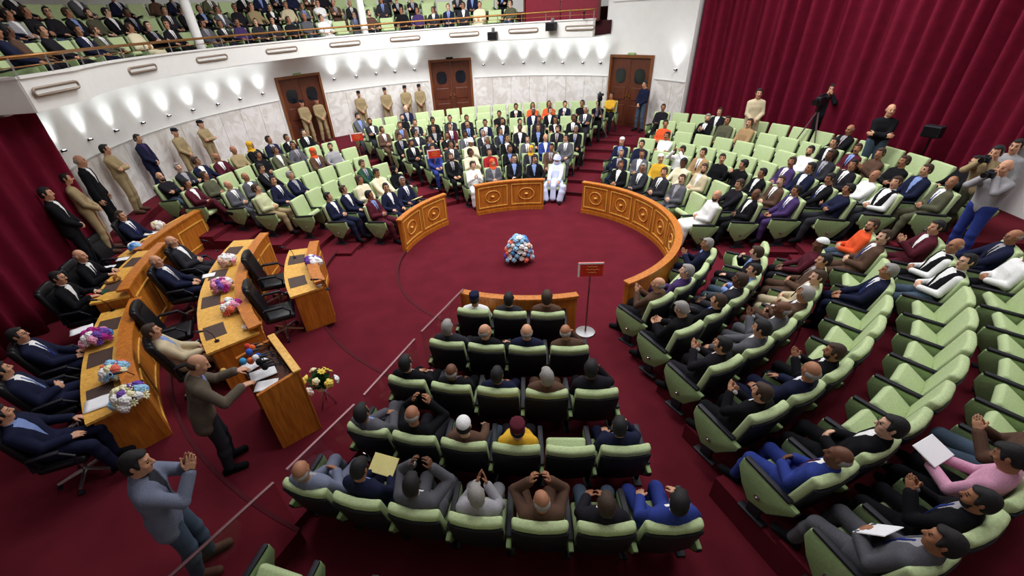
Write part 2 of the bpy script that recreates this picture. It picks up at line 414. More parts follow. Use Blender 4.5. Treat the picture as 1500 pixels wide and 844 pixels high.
# things worn on the head, built once in the head's own frame
def wear(kind, h=.008):
    O = V3(0, 0, 0); I = np.eye(3)
    sk = [el((0, -.014, .034), (.083, .103, .094), .02), el((0, -.05, -.02), (.075, .065, .085), .03)]
    if kind == 'hair':
        pr = sk+[el((0, .05, .085), (.055, .04, .03), .02), rc((.077, .02, .03), (.077, .03, -.01), .010, .006), rc((-.077, .02, .03), (-.077, .03, -.01), .010, .006),
                 cut(lambda X: np.maximum(.038-X[..., 1], X[..., 2]-.082), (-.2, .0, -.2), (.2, .2, .2), .012), cut(lambda X: X[..., 2]+.075, (-.2, -.2, -.2), (.2, .2, -.03)),
                 cut(lambda X: np.maximum(-.018-X[..., 1], X[..., 2]+.022), (-.2, -.1, -.2), (.2, .2, .0), .012)]
    elif kind == 'fringe':
        pr = [el((0, -.03, -.005), (.084, .088, .062), .02), cut(lambda X: .012-X[..., 1], (-.2, -.1, -.2), (.2, .2, .2), .01), cut(lambda X: .048-X[..., 2], (-.2, -.2, .0), (.2, .2, .2)),
              cut(lambda X: X[..., 2]+.065, (-.2, -.2, -.2), (.2, .2, -.03)), cut(lambda X: np.maximum(-.018-X[..., 1], X[..., 2]+.016), (-.2, -.1, -.2), (.2, .2, .0), .012)]
    elif kind == 'longhair':
        pr = sk+[rc((0, -.06, 0), (0, -.09, -.20), .08, .06, .04), rc((.07, -.02, 0), (.075, -.04, -.17), .03, .025, .03), rc((-.07, -.02, 0), (-.075, -.04, -.17), .03, .025, .03),
                 cut(lambda X: np.maximum(.038-X[..., 1], X[..., 2]-.082), (-.2, .0, -.3), (.2, .2, .2), .012)]
    elif kind == 'cap':
        pr = [el((0, -.014, .05), (.086, .107, .088), .02), cut(lambda X: X[..., 2]-.05-X[..., 1]*.15, (-.2, -.2, -.2), (.2, .2, .09))]
    elif kind == 'beret':
        pr = [el((0, -.012, .06), (.087, .108, .072), .02), rc((-.06, .10, .066), (.06, .10, .066), .012, k=.02), rc((-.03, .125, .06), (.03, .125, .06), .010, k=.02), el((0, -.005, .105), (.088, .10, .03), .02), cut(lambda X: X[..., 2]-.042, (-.2, -.2, -.2), (.2, .2, .08))]
    elif kind == 'turban':
        pr = [el((0, -.015, .06), (.10, .12, .075), .02)]
        for k in range(4):
            a = .02+.03*k; pts = [(.10*math.cos(t)*(1-.12*k), -.015+.118*math.sin(t)*(1-.12*k), a+.012*math.sin(2*t+k)) for t in np.linspace(0, 2*PI, 13)]
            pr += [rc(p, q, .022-.002*k, k=.006) for p, q in zip(pts[:-1], pts[1:])]
    elif kind == 'veil':   # wound turban with a veil over the mouth and shoulders
        pr = [el((0, -.015, .06), (.105, .125, .08), .02), el((0, .03, -.07), (.075, .085, .05), .03), rc((0, -.03, -.06), (0, -.04, -.16), .095, .15, .05)]
        for k in range(4):
            a = .03+.03*k; pts = [(.105*math.cos(t)*(1-.12*k), -.015+.122*math.sin(t)*(1-.12*k), a+.012*math.sin(2*t+k)) for t in np.linspace(0, 2*PI, 13)]
            pr += [rc(p, q, .024-.002*k, k=.006) for p, q in zip(pts[:-1], pts[1:])]
        pr.append(cute((0, .12, .008), (.055, .05, .022), .01))
    elif kind == 'scarf':
        pr = [el((0, -.016, .034), (.088, .108, .100), .02), el((0, -.03, -.05), (.085, .085, .08), .03), rc((0, -.015, -.10), (0, -.02, -.17), .085, .135, .05),
              cute((0, .10, -.008), (.052, .065, .078), .012)]
    elif kind == 'beard':
        pr = [el((0, .040, -.080), (.055, .054, .052), .02), rc((.055, .02, -.03), (.04, .05, -.08), .014, .016, .02), rc((-.055, .02, -.03), (-.04, .05, -.08), .014, .016, .02), rc((-.02, .098, -.040), (.02, .098, -.040), .008, k=.008),
              cute((0, .11, -.058), (.02, .03, .010), .006), cut(lambda X: np.maximum(-.036-X[..., 2], -X[..., 1]), (-.2, -.2, -.06), (.2, .2, .1))]
    elif kind == 'moustache':
        pr = [rc((-.022, .098, -.044), (0, .106, -.038), .007, .009, .006), rc((.022, .098, -.044), (0, .106, -.038), .007, .009, .006)]
    me = field_mesh(kind, pr, h if kind != 'moustache' else .004); me.materials.append(HAIRM['k']); return me
WEAR = {}
def wearmesh(k, m):
    if (k, m.name) not in WEAR:
        if k not in WEAR: WEAR[k] = wear(k)
        me = WEAR[k].copy(); me.materials[0] = m; WEAR[(k, m.name)] = me
    return WEAR[(k, m.name)]
def glasses_mesh():
    if 'glasses' in WEAR: return WEAR['glasses']
    b = MB()
    for s in (-1, 1):
        b.tube([(s*.032+.022*math.cos(t), .104, .010+.017*math.sin(t)) for t in np.linspace(0, 2*PI, 14)[:-1]], .0022, 5, True)
        b.tube([(s*.054, .102, .014), (s*.078, .05, .014), (s*.080, -.01, .012)], .002, 5)
    b.tube([(-.010, .105, .014), (.010, .105, .014)], .002, 5)
    me = b.mesh('glasses', [mat('glasses_frame', (.02, .02, .02), .3, noise=0)]); WEAR['glasses'] = me; return me
FAB = {}
FC = {'nv': (24, 28, 52), 'bk': (16, 16, 20), 'ch': (42, 42, 48), 'gy': (84, 84, 90), 'lg': (150, 148, 152), 'br': (84, 62, 50), 'tn': (158, 128, 92), 'mr': (78, 26, 38), 'bl': (44, 58, 128), 'lb': (120, 140, 190),
      'be': (190, 176, 146), 'ol': (82, 82, 64), 'wh': (226, 226, 224), 'cr': (222, 212, 180), 'or': (214, 84, 44), 'ye': (206, 160, 48), 'pk': (206, 150, 176), 'rd': (150, 30, 40), 'pu': (66, 48, 92), 'sb': (110, 116, 136), 'je': (66, 80, 96), 'gn': (40, 70, 52),
      'pg': (186, 190, 150), 'dk': (28, 26, 32), 'kh': (150, 132, 98), 'vw': (206, 212, 240), 'bg': (96, 86, 74)}
def fab(c):
    if c not in FAB: FAB[c] = mat('cloth_'+c, srgb(*FC[c]), .9, noise=.14, scale=90, bump=.25, spec=.15)
    return FAB[c]
COLNAME = {'nv': 'navy', 'bk': 'black', 'ch': 'charcoal', 'gy': 'grey', 'lg': 'light grey', 'br': 'brown', 'tn': 'tan', 'mr': 'maroon', 'bl': 'bright blue', 'lb': 'light blue', 'be': 'beige', 'ol': 'olive', 'wh': 'white', 'cr': 'cream',
           'or': 'orange', 'ye': 'yellow', 'pk': 'pink', 'rd': 'red', 'pu': 'purple', 'sb': 'slate blue', 'je': 'jeans', 'gn': 'dark green', 'pg': 'pale green', 'dk': 'dark', 'kh': 'khaki', 'vw': 'pale violet', 'bg': 'brown-grey'}
def person(pose, spec, loc, rz, sc=1.0, label=None, group=None):
    """spec: dict top/topc/shirt/tie/legs/hair/hairc/skin/beard/glasses/shoe"""
    g = spec.get
    o = link('person', pose.shared('body', SKIN[g('skin', 0)]), None, loc, rz); o.scale = (sc, sc, sc)
    def part(nm, key, m, lab=None):
        c = link(nm, pose.shared(key, m), o)
        if lab: c['label'] = lab
        return c
    top = g('top', 'J'); tc = fab(g('topc', 'nv')); lc = fab(g('legs', g('topc', 'dk')))
    if top == 'J':
        part('jacket', 'jacket', tc); part('shirt', 'shirt', fab(g('shirt', 'wh'))); part('trousers', 'trousers', lc)
        if g('tie'): part('tie', 'tie', fab(g('tie')))
    elif top == 'V':
        part('waistcoat', 'vest', tc); part('shirt', 'shirt', fab('wh')); part('trousers', 'trousers', lc)
    elif top == 'R':
        part('robe', 'robe', tc)
    else:
        part('tunic' if g('uniform') else 'sweater', 'top', tc); part('trousers', 'trousers', lc)
    sm = fab(g('shoe', 'bk'))
    part('shoe', 'shoe_l', sm); part('shoe', 'shoe_r', sm)
    HM = pose.headM()
    def on(nm, k, m, me=None):
        c = link(nm, me or wearmesh(k, m), o); c.matrix_local = HM; return c
    hk = g('hair', 'k')
    if hk in 'kdgw': on('hair', 'hair', HAIRM[hk])
    elif hk == 'b': on('hair', 'fringe', HAIRM[g('hairc', 'g')])
    elif hk == 'c': on('hair', 'fringe', HAIRM['k']); on('cap', 'cap', fab(g('hairc', 'wh')))
    elif hk == 'm': on('hair', 'fringe', HAIRM['k']); on('cap', 'beret', fab(g('hairc', 'dk')))
    elif hk == 't': on('turban', 'turban', fab(g('hairc', 'wh')))
    elif hk == 'v': on('turban', 'veil', fab(g('hairc', 'wh')))
    elif hk == 's': on('headscarf', 'scarf', fab(g('hairc', 'be')))
    elif hk == 'l': on('hair', 'longhair', HAIRM[g('hairc', 'd')])
    if g('beard'): on('beard', 'beard', HAIRM[g('beard')])
    if g('mou'): on('moustache', 'moustache', HAIRM[g('mou')])
    if g('glasses'): on('glasses', None, None, glasses_mesh())
    tag(o, label, 'person', group)
    return o
# poses: seated ones in the frame of the chair (origin on the floor under the seat, +y forward)
F0 = {-1: (-.13, .34, .09), 1: (.13, .34, .09)}
SEAT = {}
def SP(k, *a, **kw):
    SEAT[k] = (a, kw)
SP('lap', hands={-1: (-.10, .16, .665), 1: (.10, .16, .665)}, feet=F0, fingers=(.35, .35), head=(0, 2, 0))
SP('clasp', lean=-17, hands={-1: (-.075, .07, .70), 1: (.075, .06, .715)}, feet={-1: (-.15, .42, .09), 1: (.12, .40, .09)}, fingers=(.7, .7), head=(22, 4, 3), hdir={-1: (.8, .35, .1), 1: (-.8, .35, .1)}, palm={-1: (.1, -1, -.3), 1: (-.1, -1, -.3)})
SP('clap', lean=-9, hands={-1: (-.055, .13, .90), 1: (.055, .13, .88)}, feet=F0, fingers=(.12, .12), head=(18, 0, 0), hdir={-1: (.25, .5, .75), 1: (-.25, .5, .75)}, palm={-1: (1, -.3, 0), 1: (-1, -.3, 0)})
SP('right', lean=-14, hands={-1: (-.13, .14, .665), 1: (.25, .10, .70)}, feet={-1: (-.16, .36, .09), 1: (.10, .30, .09)}, fingers=(.4, .6), head=(-28, 2, -4))
SP('left', lean=-14, side=4, hands={-1: (-.25, .10, .70), 1: (.10, .15, .668)}, feet={-1: (-.10, .31, .09), 1: (.17, .40, .09)}, fingers=(.6, .4), head=(34, 2, 4))
SP('cross', lean=-18, hands={-1: (-.06, .16, .72), 1: (.07, .14, .735)}, feet={-1: (-.07, .36, .09), 1: (.02, .60, .40)}, fingers=(.6, .6), head=(12, 2, 0), kd={-1: (-.15, .6, 1), 1: (-.35, .2, 1)}, hdir={-1: (.8, .4, 0), 1: (-.8, .4, 0)})
SP('chin', lean=-8, side=-5, hands={-1: (-.10, .15, .67), 1: (.075, .05, .985)}, feet=F0, fingers=(.4, .9), head=(-14, -4, -6), hdir={-1: (.1, 1, -.1), 1: (-.25, -.2, 1)}, palm={-1: (0, 0, -1), 1: (-.3, -1, 0)}, elb={-1: (-.8, -.5, -1), 1: (.7, .5, -1)})
SP('folded', lean=-15, hands={-1: (.09, .075, .81), 1: (-.09, .095, .79)}, feet={-1: (-.14, .40, .09), 1: (.15, .38, .09)}, fingers=(.5, .5), head=(-8, 4, 0), hdir={-1: (1, .05, .1), 1: (-1, .05, .1)}, palm={-1: (0, -1, -.2), 1: (0, -1, -.2)}, elb={-1: (-1, .1, -.6), 1: (1, .1, -.6)})
SP('read', lean=-4, hands={-1: (-.09, .20, .75), 1: (.09, .20, .75)}, feet=F0, fingers=(.6, .6), head=(4, -26, 0), hdir={-1: (.35, 1, .25), 1: (-.35, 1, .25)}, palm={-1: (.6, 0, .8), 1: (-.6, 0, .8)})
SP('desk', lean=6, hands={-1: (-.12, .24, .80), 1: (.12, .24, .80)}, feet=F0, fingers=(.4, .4), head=(-5, -4, 0), hdir={-1: (.5, 1, -.05), 1: (-.5, 1, -.05)}, palm={-1: (0, 0, -1), 1: (0, 0, -1)})
SP('raised', lean=-10, hands={-1: (-.10, .02, 1.19), 1: (.11, .03, 1.18)}, feet=F0, fingers=(.8, .8), head=(8, -8, 0), hdir={-1: (.3, .1, 1), 1: (-.3, .1, 1)}, palm={-1: (1, 0, 0), 1: (-1, 0, 0)}, elb={-1: (-.8, .9, -.5), 1: (.8, .9, -.5)})
SP('knees', lean=-16, hands={-1: (-.16, .22, .655), 1: (.16, .22, .655)}, feet={-1: (-.22, .34, .09), 1: (.22, .34, .09)}, fingers=(.4, .4), head=(6, -8, 0), kd={-1: (-.7, .6, 1), 1: (.7, .6, 1)})
S0 = {-1: (-.11, .02, .09), 1: (.11, .02, .09)}
SP('stand', pelvis=(0, 0, .972), lean=0, stand=True, hands={-1: (-.26, .06, .84), 1: (.26, .06, .84)}, feet=S0, fingers=(.45, .45), head=(8, -4, 0), palm={-1: (1, 0, 0), 1: (-1, 0, 0)}, elb={-1: (-.6, -1, 0), 1: (.6, -1, 0)})
SP('guard', pelvis=(0, 0, .972), lean=-2, stand=True, hands={-1: (-.05, .20, .98), 1: (.06, .21, .96)}, feet={-1: (-.15, .02, .09), 1: (.15, .02, .09)}, fingers=(.5, .5), head=(-6, -6, 0), hdir={-1: (.8, .3, -.4), 1: (-.8, .3, -.4)}, palm={-1: (.1, -1, 0), 1: (-.1, -1, 0)}, elb={-1: (-1, -.5, -.3), 1: (1, -.5, -.3)})
SP('crossed', pelvis=(0, 0, .972), lean=-3, stand=True, hands={-1: (.10, .19, 1.16), 1: (-.10, .21, 1.14)}, feet=S0, fingers=(.5, .5), head=(18, -4, 0), hdir={-1: (1, .05, .1), 1: (-1, .05, .1)}, palm={-1: (0, -1, -.2), 1: (0, -1, -.2)}, elb={-1: (-1, .2, -.6), 1: (1, .2, -.6)})
SP('clapstand', pelvis=(0, 0, .965), lean=6, stand=True, hands={-1: (-.045, .36, 1.36), 1: (.045, .36, 1.34)}, feet={-1: (-.10, .05, .09), 1: (.11, -.06, .09)}, fingers=(.12, .12), head=(-6, -4, 0), hdir={-1: (.2, .45, .9), 1: (-.2, .45, .9)}, palm={-1: (1, -.2, 0), 1: (-1, -.2, 0)}, h=.0065)
SP('lectern', pelvis=(0, 0, .965), lean=16, stand=True, hands={-1: (-.16, .50, 1.20), 1: (.20, .48, 1.20)}, feet={-1: (-.11, .02, .09), 1: (.12, -.05, .09)}, fingers=(.35, .35), head=(-6, -14, 0), hdir={-1: (.2, 1, -.1), 1: (-.2, 1, -.1)}, palm={-1: (0, 0, -1), 1: (0, 0, -1)}, h=.0065)
SP('camera', pelvis=(0, 0, .972), lean=2, stand=True, hands={-1: (-.06, .20, 1.50), 1: (.07, .18, 1.50)}, feet={-1: (-.14, .06, .09), 1: (.13, -.04, .09)}, fingers=(.8, .8), head=(0, -4, 0), hdir={-1: (.2, .6, .6), 1: (-.2, .5, .7)}, palm={-1: (1, .1, .3), 1: (-1, .1, .3)})
POSE = {}
def pose(k, h=None):
    if (k, h) not in POSE:
        a, kw = SEAT[k]; kw = dict(kw)
        if h: kw['h'] = h
        POSE[(k, h)] = Pose(k, *a, **kw)
    return POSE[(k, h)]
# ------------------------------------------------------------------ layout (metres; camera above the origin looking along +y)
CAMP = (645.428, .610, -.072, 4.726, 712.987, 468.299)
A = (1.09, 9.13)        # centre of the round arena
CN = (.45, 9.48)        # centre of the near right rows
CW = (-.87, 13.16)      # centre of the curved rear wall
RW, RB = 8.6, 7.37
NCC = (1.779, 12.922)   # centre of the nearly straight front block
def cam_axes():
    f, th, ro, H, cx, cy = CAMP
    w = np.array([0, math.cos(th), -math.sin(th)]); r = np.array([1., 0, 0]); u = np.cross(r, w)
    c, s = math.cos(ro), math.sin(ro)
    return c*r+s*u, -s*r+c*u, w
def project(p):
    f, th, ro, H, cx, cy = CAMP; r, u, w = cam_axes(); d = np.array(p, float)-[0, 0, H]; z = d@w
    return cx+f*(d@r)/z, cy-f*(d@u)/z
def at(px, py, z):
    """the point of the plane at height z seen at photo pixel (px, py)"""
    f, th, ro, H, cx, cy = CAMP; r, u, w = cam_axes()
    d = (px-cx)/f*r+(cy-py)/f*u+w; t = (z-H)/d[2]
    return (d[0]*t, d[1]*t)
def pol(c, R, a):
    return (c[0]+R*math.sin(R_(a)), c[1]+R*math.cos(R_(a)))
PITCH = .59
# seat blocks: name, centre, seat radius of row 0, row pitch, rise per row, rows as (start angle, seats) ; angles clockwise from +y
def rows_from(c, r0, dp, t, spans, flip=1):
    out = []
    for k, (a0, n) in enumerate(spans):
        R = r0+dp*k; st = math.degrees(PITCH/R)*flip
        out.append([(*pol(c, R, a0+st*(i+.5)), t*k, a0+st*(i+.5)) for i in range(n)])
    return out
BLK = {}
BLK['L'] = rows_from(A, 3.9, .87, .115, [(-69.5, 3), (-74.5, 5), (-74.5, 6), (-76.5, 7), (-76, 8), (-78, 9), (-77, 9)])
BLK['M'] = rows_from(A, 3.85, .80, .11, [(-21.5, 5), (-25.5, 6), (-28, 8), (-31, 10), (-31.5, 11), (-33, 13), (-33.5, 15), (-34, 17)])
BLK['R'] = rows_from(A, 3.82, .725, .115, [(93, 6), (95.5, 8), (97.5, 10), (100.5, 11), (101, 12), (103, 14), (102.5, 16)], -1)
BLK['N'] = rows_from(CN, 4.12, .80, .083, [(153, 4), (157, 6), (159.5, 7), (162, 10), (163.2, 11), (164, 12)], -1)
def nc_rows():
    out = []
    for k, (a0, a1, n) in enumerate([(-15.4, -6.5, 3), (-16.6, -4.7, 4), (-18.25, -3.26, 5), (-18.86, -2.45, 6), (-20.16, -1.33, 7), (-19.6, -1.6, 7)]):
        R = 7.529+.842*k-.38+(.22 if k == 5 else 0)
        out.append([(*pol(NCC, R, 180-(a0+(a1-a0)*i/(n-1))), 0, 180-(a0+(a1-a0)*i/(n-1))) for i in range(n)])
    return out
BLK['C'] = nc_rows()
GAL = [[], [], []]
for k in range(3):
    R = 8.05+.82*k; st = math.degrees(.60/R)
    a = -118 if k == 0 else -124
    while a < (19 if k < 2 else 22):
        GAL[k].append((*pol(CW, R, a), 3.80+.40*k, a)); a += st
BLK['G'] = GAL
def head_of(s, c):
    """head centre of someone sitting on seat s=(x, y, z, angle) facing centre c"""
    x, y, z, a = s; d = np.array([c[0]-x, c[1]-y]); d /= np.linalg.norm(d)
    return (x-d[0]*.18, y-d[1]*.18, z+1.12)
CENT = {'L': A, 'M': A, 'R': A, 'N': CN, 'C': NCC, 'G': CW}
# ------------------------------------------------------------------ materials of the hall
def carpet_mat():
    m = mat('red_carpet', srgb(90, 23, 34), .95, noise=.12, scale=2.2, bump=0, spec=.1)
    return m
M_CARPET = carpet_mat()
M_WHITE = mat('white_plaster', srgb(236, 235, 232), .75, noise=.02, scale=4)
M_SHEENW = mat('white_paint', srgb(228, 226, 222), .45, noise=.02, scale=6)
M_GREEN = mat('green_upholstery', srgb(176, 192, 144), .85, noise=.10, scale=55, bump=.15, spec=.2)
M_GREEN2 = mat('green_panel', srgb(142, 164, 114), .8, noise=.10, scale=45, bump=.1, spec=.2)
M_BLACK = mat('black_plastic', srgb(26, 26, 34), .55, noise=.15, scale=40, spec=.3)
M_LEATHER = mat('black_leather', srgb(22, 23, 26), .35, noise=.2, scale=50, bump=.15)
M_METAL = mat('steel', srgb(190, 190, 192), .3, 1, noise=.05)
M_DARKM = mat('dark_metal', srgb(40, 38, 40), .4, .8, noise=.1)
M_BRASS = mat('brass', srgb(150, 104, 58), .4, .7, noise=.15, scale=20)
M_CURT = mat('red_velvet', srgb(104, 13, 38), .85, noise=.14, scale=7, spec=.15)
M_PAPER = mat('white_paper', srgb(236, 236, 238), .8, noise=.02)
M_GLASSD = mat('dark_glass', srgb(24, 26, 34), .12, noise=0, spec=.5)
def wood_mat(name, a, b, scale=5, rough=.4):
    m = bpy.data.materials.new(name); m.use_nodes = True; nt = m.node_tree; p = nt.nodes['Principled BSDF']; p.inputs['Roughness'].default_value = rough
    tc = nt.nodes.new('ShaderNodeTexCoord'); mp = nt.nodes.new('ShaderNodeMapping'); mp.inputs['Scale'].default_value = (1, 1, .12)
    n = nt.nodes.new('ShaderNodeTexNoise'); n.inputs['Scale'].default_value = scale*4; n.inputs['Detail'].default_value = 6; n.inputs['Distortion'].default_value = .8
    r = nt.nodes.new('ShaderNodeValToRGB'); r.color_ramp.elements[0].color = (*a, 1); r.color_ramp.elements[1].color = (*b, 1); r.color_ramp.elements[0].position = .35; r.color_ramp.elements[1].position = .68
    nt.links.new(tc.outputs['Object'], mp.inputs[0]); nt.links.new(mp.outputs[0], n.inputs['Vector']); nt.links.new(n.outputs['Fac'], r.inputs['Fac']); nt.links.new(r.outputs['Color'], p.inputs['Base Color'])
    return m
M_WOOD = wood_mat('orange_wood', srgb(164, 92, 26), srgb(200, 122, 40))
M_WOODT = wood_mat('honey_wood', srgb(206, 150, 60), srgb(232, 182, 88))
M_WOODD = wood_mat('dark_wood', srgb(74, 34, 20), srgb(98, 48, 28))
M_WOODF = wood_mat('door_frame_wood', srgb(104, 58, 26), srgb(132, 78, 36))
def marble_mat():
    m = bpy.data.materials.new('pale_marble'); m.use_nodes = True; nt = m.node_tree; p = nt.nodes['Principled BSDF']; p.inputs['Roughness'].default_value = .35
    tc = nt.nodes.new('ShaderNodeTexCoord'); n = nt.nodes.new('ShaderNodeTexNoise'); n.inputs['Scale'].default_value = 2.6; n.inputs['Detail'].default_value = 8; n.inputs['Distortion'].default_value = 1.4
    r = nt.nodes.new('ShaderNodeValToRGB'); e = r.color_ramp.elements
    e[0].position = .40; e[0].color = (*srgb(212, 207, 200), 1); e[1].position = .60; e[1].color = (*srgb(232, 230, 227), 1)
    k = e.new(.5); k.color = (*srgb(224, 220, 215), 1)
    nt.links.new(tc.outputs['Object'], n.inputs['Vector']); nt.links.new(n.outputs['Fac'], r.inputs['Fac']); nt.links.new(r.outputs['Color'], p.inputs['Base Color'])
    return m
M_MARBLE = marble_mat()
# ------------------------------------------------------------------ floor and tiers
def struct(o): o['kind'] = 'structure'; return o
def arcs(name, m, items):
    b = MB()
    for it in items: b.arc(*it)
    return struct(b.build(name, m))
arcs('floor', M_CARPET, [(A, .02, 16.5, 0, 360, -.12, 0.0, 120)])
# raised platform on the left in two steps, its round edge following the arena
arcs('floor_platform', M_CARPET, [(A, 3.03, 4.72, 209.5, 283.5, 0, .045), (A, 4.72, 7.22, 208.5, 281, 0, .12), (A, 7.22, 13.5, 207, 282, 0, .24)])
b = MB()
for R, a0, a1, z in ((3.03, 209.5, 283.5, .046), (4.72, 208.5, 281, .121), (7.22, 207, 268, .241)): b.arc(A, R-.018, R+.03, a0, a1, z-.03, z+.006)
struct(b.build('trim_1', mat('carpet_edging', srgb(70, 8, 22), .9, noise=.1)))
b = []
for k in range(1, 7): b.append((A, 3.9+.87*k-.46, 3.9+.87*(k+1)-.46 if k < 6 else 12.4, -81, -36, 0, .115*k))
arcs('floor_left_tiers', M_CARPET, b)
b = []
for k in range(1, 8): b.append((A, 3.85+.80*k-.44, 3.85+.80*(k+1)-.44 if k < 7 else 14.5, -36, 31.5, 0, .11*k if k < 7 else .70))
arcs('floor_middle_tiers', M_CARPET, b)
b = []
for k in range(1, 7): b.append((A, 3.82+.725*k-.40, 3.82+.725*(k+1)-.40 if k < 6 else 12.6, 31.5, 101 if k < 3 else 104, 0, .115*k))
arcs('floor_right_tiers', M_CARPET, b)
b = []
for k in range(1, 8): b.append((CN, 4.12+.80*k-.46, 4.12+.80*(k+1)-.46 if k < 7 else 12.5, 104.5, 153+min(k, 4)*2.6, 0, .083*k))
arcs('floor_near_right_tiers', M_CARPET, b)
arcs('floor_left_landing', M_CARPET, [(CW, 8.02, RW+.05, -122, -88, 0, .87), (CW, 7.75, RW+.05, -88, -62, 0, .76)])
# dark nosing on the carpeted aisle steps of the rear blocks
b = MB()
for k in range(1, 8): R = 3.85+.80*k-.44; b.arc(A, R-.012, R+.03, 15, 34, min(.11*k, .70)-.03, min(.11*k, .70)+.004)
struct(b.build('trim_2', MATS['carpet_edging']))
# ------------------------------------------------------------------ walls
def wall_sheet(pts, z0, z1, th, name, m, inward=None):
    """vertical sheet of thickness th through plan points (thickness on the outer side)"""
    b = MB(); n = len(pts); V = []; P = [Vector((p[0], p[1])) for p in pts]
    ctr = Vector((.5, 10))
    N = []
    for i in range(n):
        d = (P[min(i+1, n-1)]-P[max(i-1, 0)]).normalized(); q = Vector((d.y, -d.x))
        if q.dot(P[i]-ctr) < 0: q = -q
        N.append(q)
    for i in range(n):
        for off in (0, th):
            for z in (z0, z1): V.append((P[i].x+N[i].x*off, P[i].y+N[i].y*off, z))
    F = []
    for i in range(n-1):
        a = 4*i; c = a+4; F += [(a, a+1, c+1, c), (a+2, c+2, c+3, a+3), (a+1, a+3, c+3, c+1), (a, c, c+2, a+2)]
    F += [(0, 2, 3, 1), (4*n-4, 4*n-3, 4*n-1, 4*n-2)]
    b.add(V, F)
    return struct(b.build(name, m, smooth=True, angle=30))
ring = lambda R, a0, a1, st=2: [pol(CW, R, a0+(a1-a0)*i/max(1, int(abs(a1-a0)/st))) for i in range(int(abs(a1-a0)/st)+1)]
RIGHT = [(7.45, 16.35), (8.45, 15.6), (9.3, 14.6), (9.95, 13.4), (10.4, 12.0), (10.7, 10.5), (10.75, 9.4), (10.6, 8.45)]
CEIL = 8.6
wall_sheet(ring(RW, -120, 69)+[(7.45+.3, 16.35+.3)], 0, 3.84, .3, 'wall_rear', M_WHITE)
wall_sheet(ring(RW, 46, 69)+[(7.45+.3, 16.35+.3)], 3.84, CEIL, .3, 'wall_rear_upper', M_WHITE)
wall_sheet([(p[0]+.32*(1 if p[0] > 8 else .9), p[1]+.25) for p in RIGHT]+[(10.75, 7.2), (10.7, 4), (10.6, -3)], 0, CEIL, .3, 'wall_right', M_WHITE)
wall_sheet([pol(CW, RW, -120), (-9.2, 7.0), (-9.6, 4), (-9.8, -3)], 0, CEIL, .3, 'wall_left', M_WHITE)
wall_sheet([(-9.8, -3), (10.6, -3)], 0, CEIL, .3, 'wall_near', M_WHITE)
wall_sheet(ring(11.6, -152, 46), 3.7, CEIL, .3, 'wall_gallery_rear', M_WHITE)
wall_sheet([pol(CW, 8.6, 46), pol(CW, 11.6, 46)], 3.84, CEIL, .2, 'wall_gallery_end', M_WHITE)
b = MB(); b.box((.5, 9, CEIL+.1), (27, 28, .2)); struct(b.build('ceiling', M_WHITE))
# marble dado in slabs with fine joints, with a slim ledge on top
b = MB(); ang = -119.0
gaps = [(-48.4, -35.4), (-6.0, 7.2), (46.2, 59.9)]
while ang < 68.5:
    nx = min(ang+5.4, 68.9)
    g = [x for x in gaps if x[0] < nx and x[1] > ang]
    if g:
        if g[0][0] > ang+.3: b.arc(CW, RW-.035, RW+.05, ang, g[0][0], .3, 2.38, 3)
        ang = g[0][1]+.02; continue
    b.arc(CW, RW-.035, RW+.05, ang, nx-.09, .3, 2.38, 4); ang = nx
struct(b.build('wall_dado', M_MARBLE))
b = MB(); a0 = -119
for g in gaps+[(68.9, 0)]: b.arc(CW, RW-.05, RW+.02, a0, g[0], 2.38, 2.405); a0 = g[1]
struct(b.build('trim_3', mat('ledge_grey', srgb(186, 184, 180), .6, noise=.05)))
# thin cornice lines high on the white wall beside the gallery
b = MB()
for z in (4.72, 4.86, 4.98): b.arc(CW, RW-.045, RW+.02, 46.2, 68.8, z, z+.035)
struct(b.build('trim_4', M_SHEENW))
# ------------------------------------------------------------------ doors in the curved wall
def door(n, a, w, z0, z1, win):
    x, y = pol(CW, RW-.05, a); o = empty('door_%d' % n, (x, y, z0), R_(180-a)); o['kind'] = 'structure'
    h = z1-z0; t = .09
    f = MB(); f.box((-w/2+t/2, 0, h/2), (t, .16, h)).box((w/2-t/2, 0, h/2), (t, .16, h)).box((0, 0, h-t/2), (w-2*t, .16, t))
    f.build('door_frame', M_WOODF, o)
    for s in (-1, 1):
        lw = w/2-t-.006
        l = MB(); l.box((s*(lw/2+.004), -.02, (h-t)/2), (lw, .05, h-t), bev=.006)
        for zz, hh in ((.45, .62), (1.15, .42)): l.box((s*(lw/2+.004), .012, zz), (lw*.66, .03, hh), bev=.012)
        lf = l.build('door_leaf', M_WOODD, o)
        g = MB(); cx = s*(lw/2+.004); cz = h*.72
        pts = [(cx+lw*.27*math.copysign(abs(math.cos(t_))**.7, math.cos(t_)), cz+.24*math.copysign(abs(math.sin(t_))**.7, math.sin(t_))) for t_ in np.linspace(0, 2*PI, 25)[:-1]]
        g.prism(pts, .012, Matrix(((1, 0, 0, 0), (0, 0, 1, .006), (0, 1, 0, 0), (0, 0, 0, 1)))); g.build('window_pane', M_GLASSD, lf)
        k = MB(); k.box((s*.05, .03, 1.06), (.035, .02, .22), bev=.006).cyl((s*.05, .03, 1.08), (s*.05, .075, 1.08), .009).cyl((s*.05, .075, 1.08), (s*.15, .075, 1.08), .009); k.build('handle', M_BRASS, lf)
    c = MB(); c.box((0, .05, h+.03), (.3, .10, .07), bev=.015); c.build('exit_lamp', M_DARKM if win else M_GREEN2, o)
door(1, -42.0, 1.80, .68, 3.15, 0); door(2, .6, 1.82, .70, 3.16, 1); door(3, 52.9, 1.84, .70, 3.12, 0)
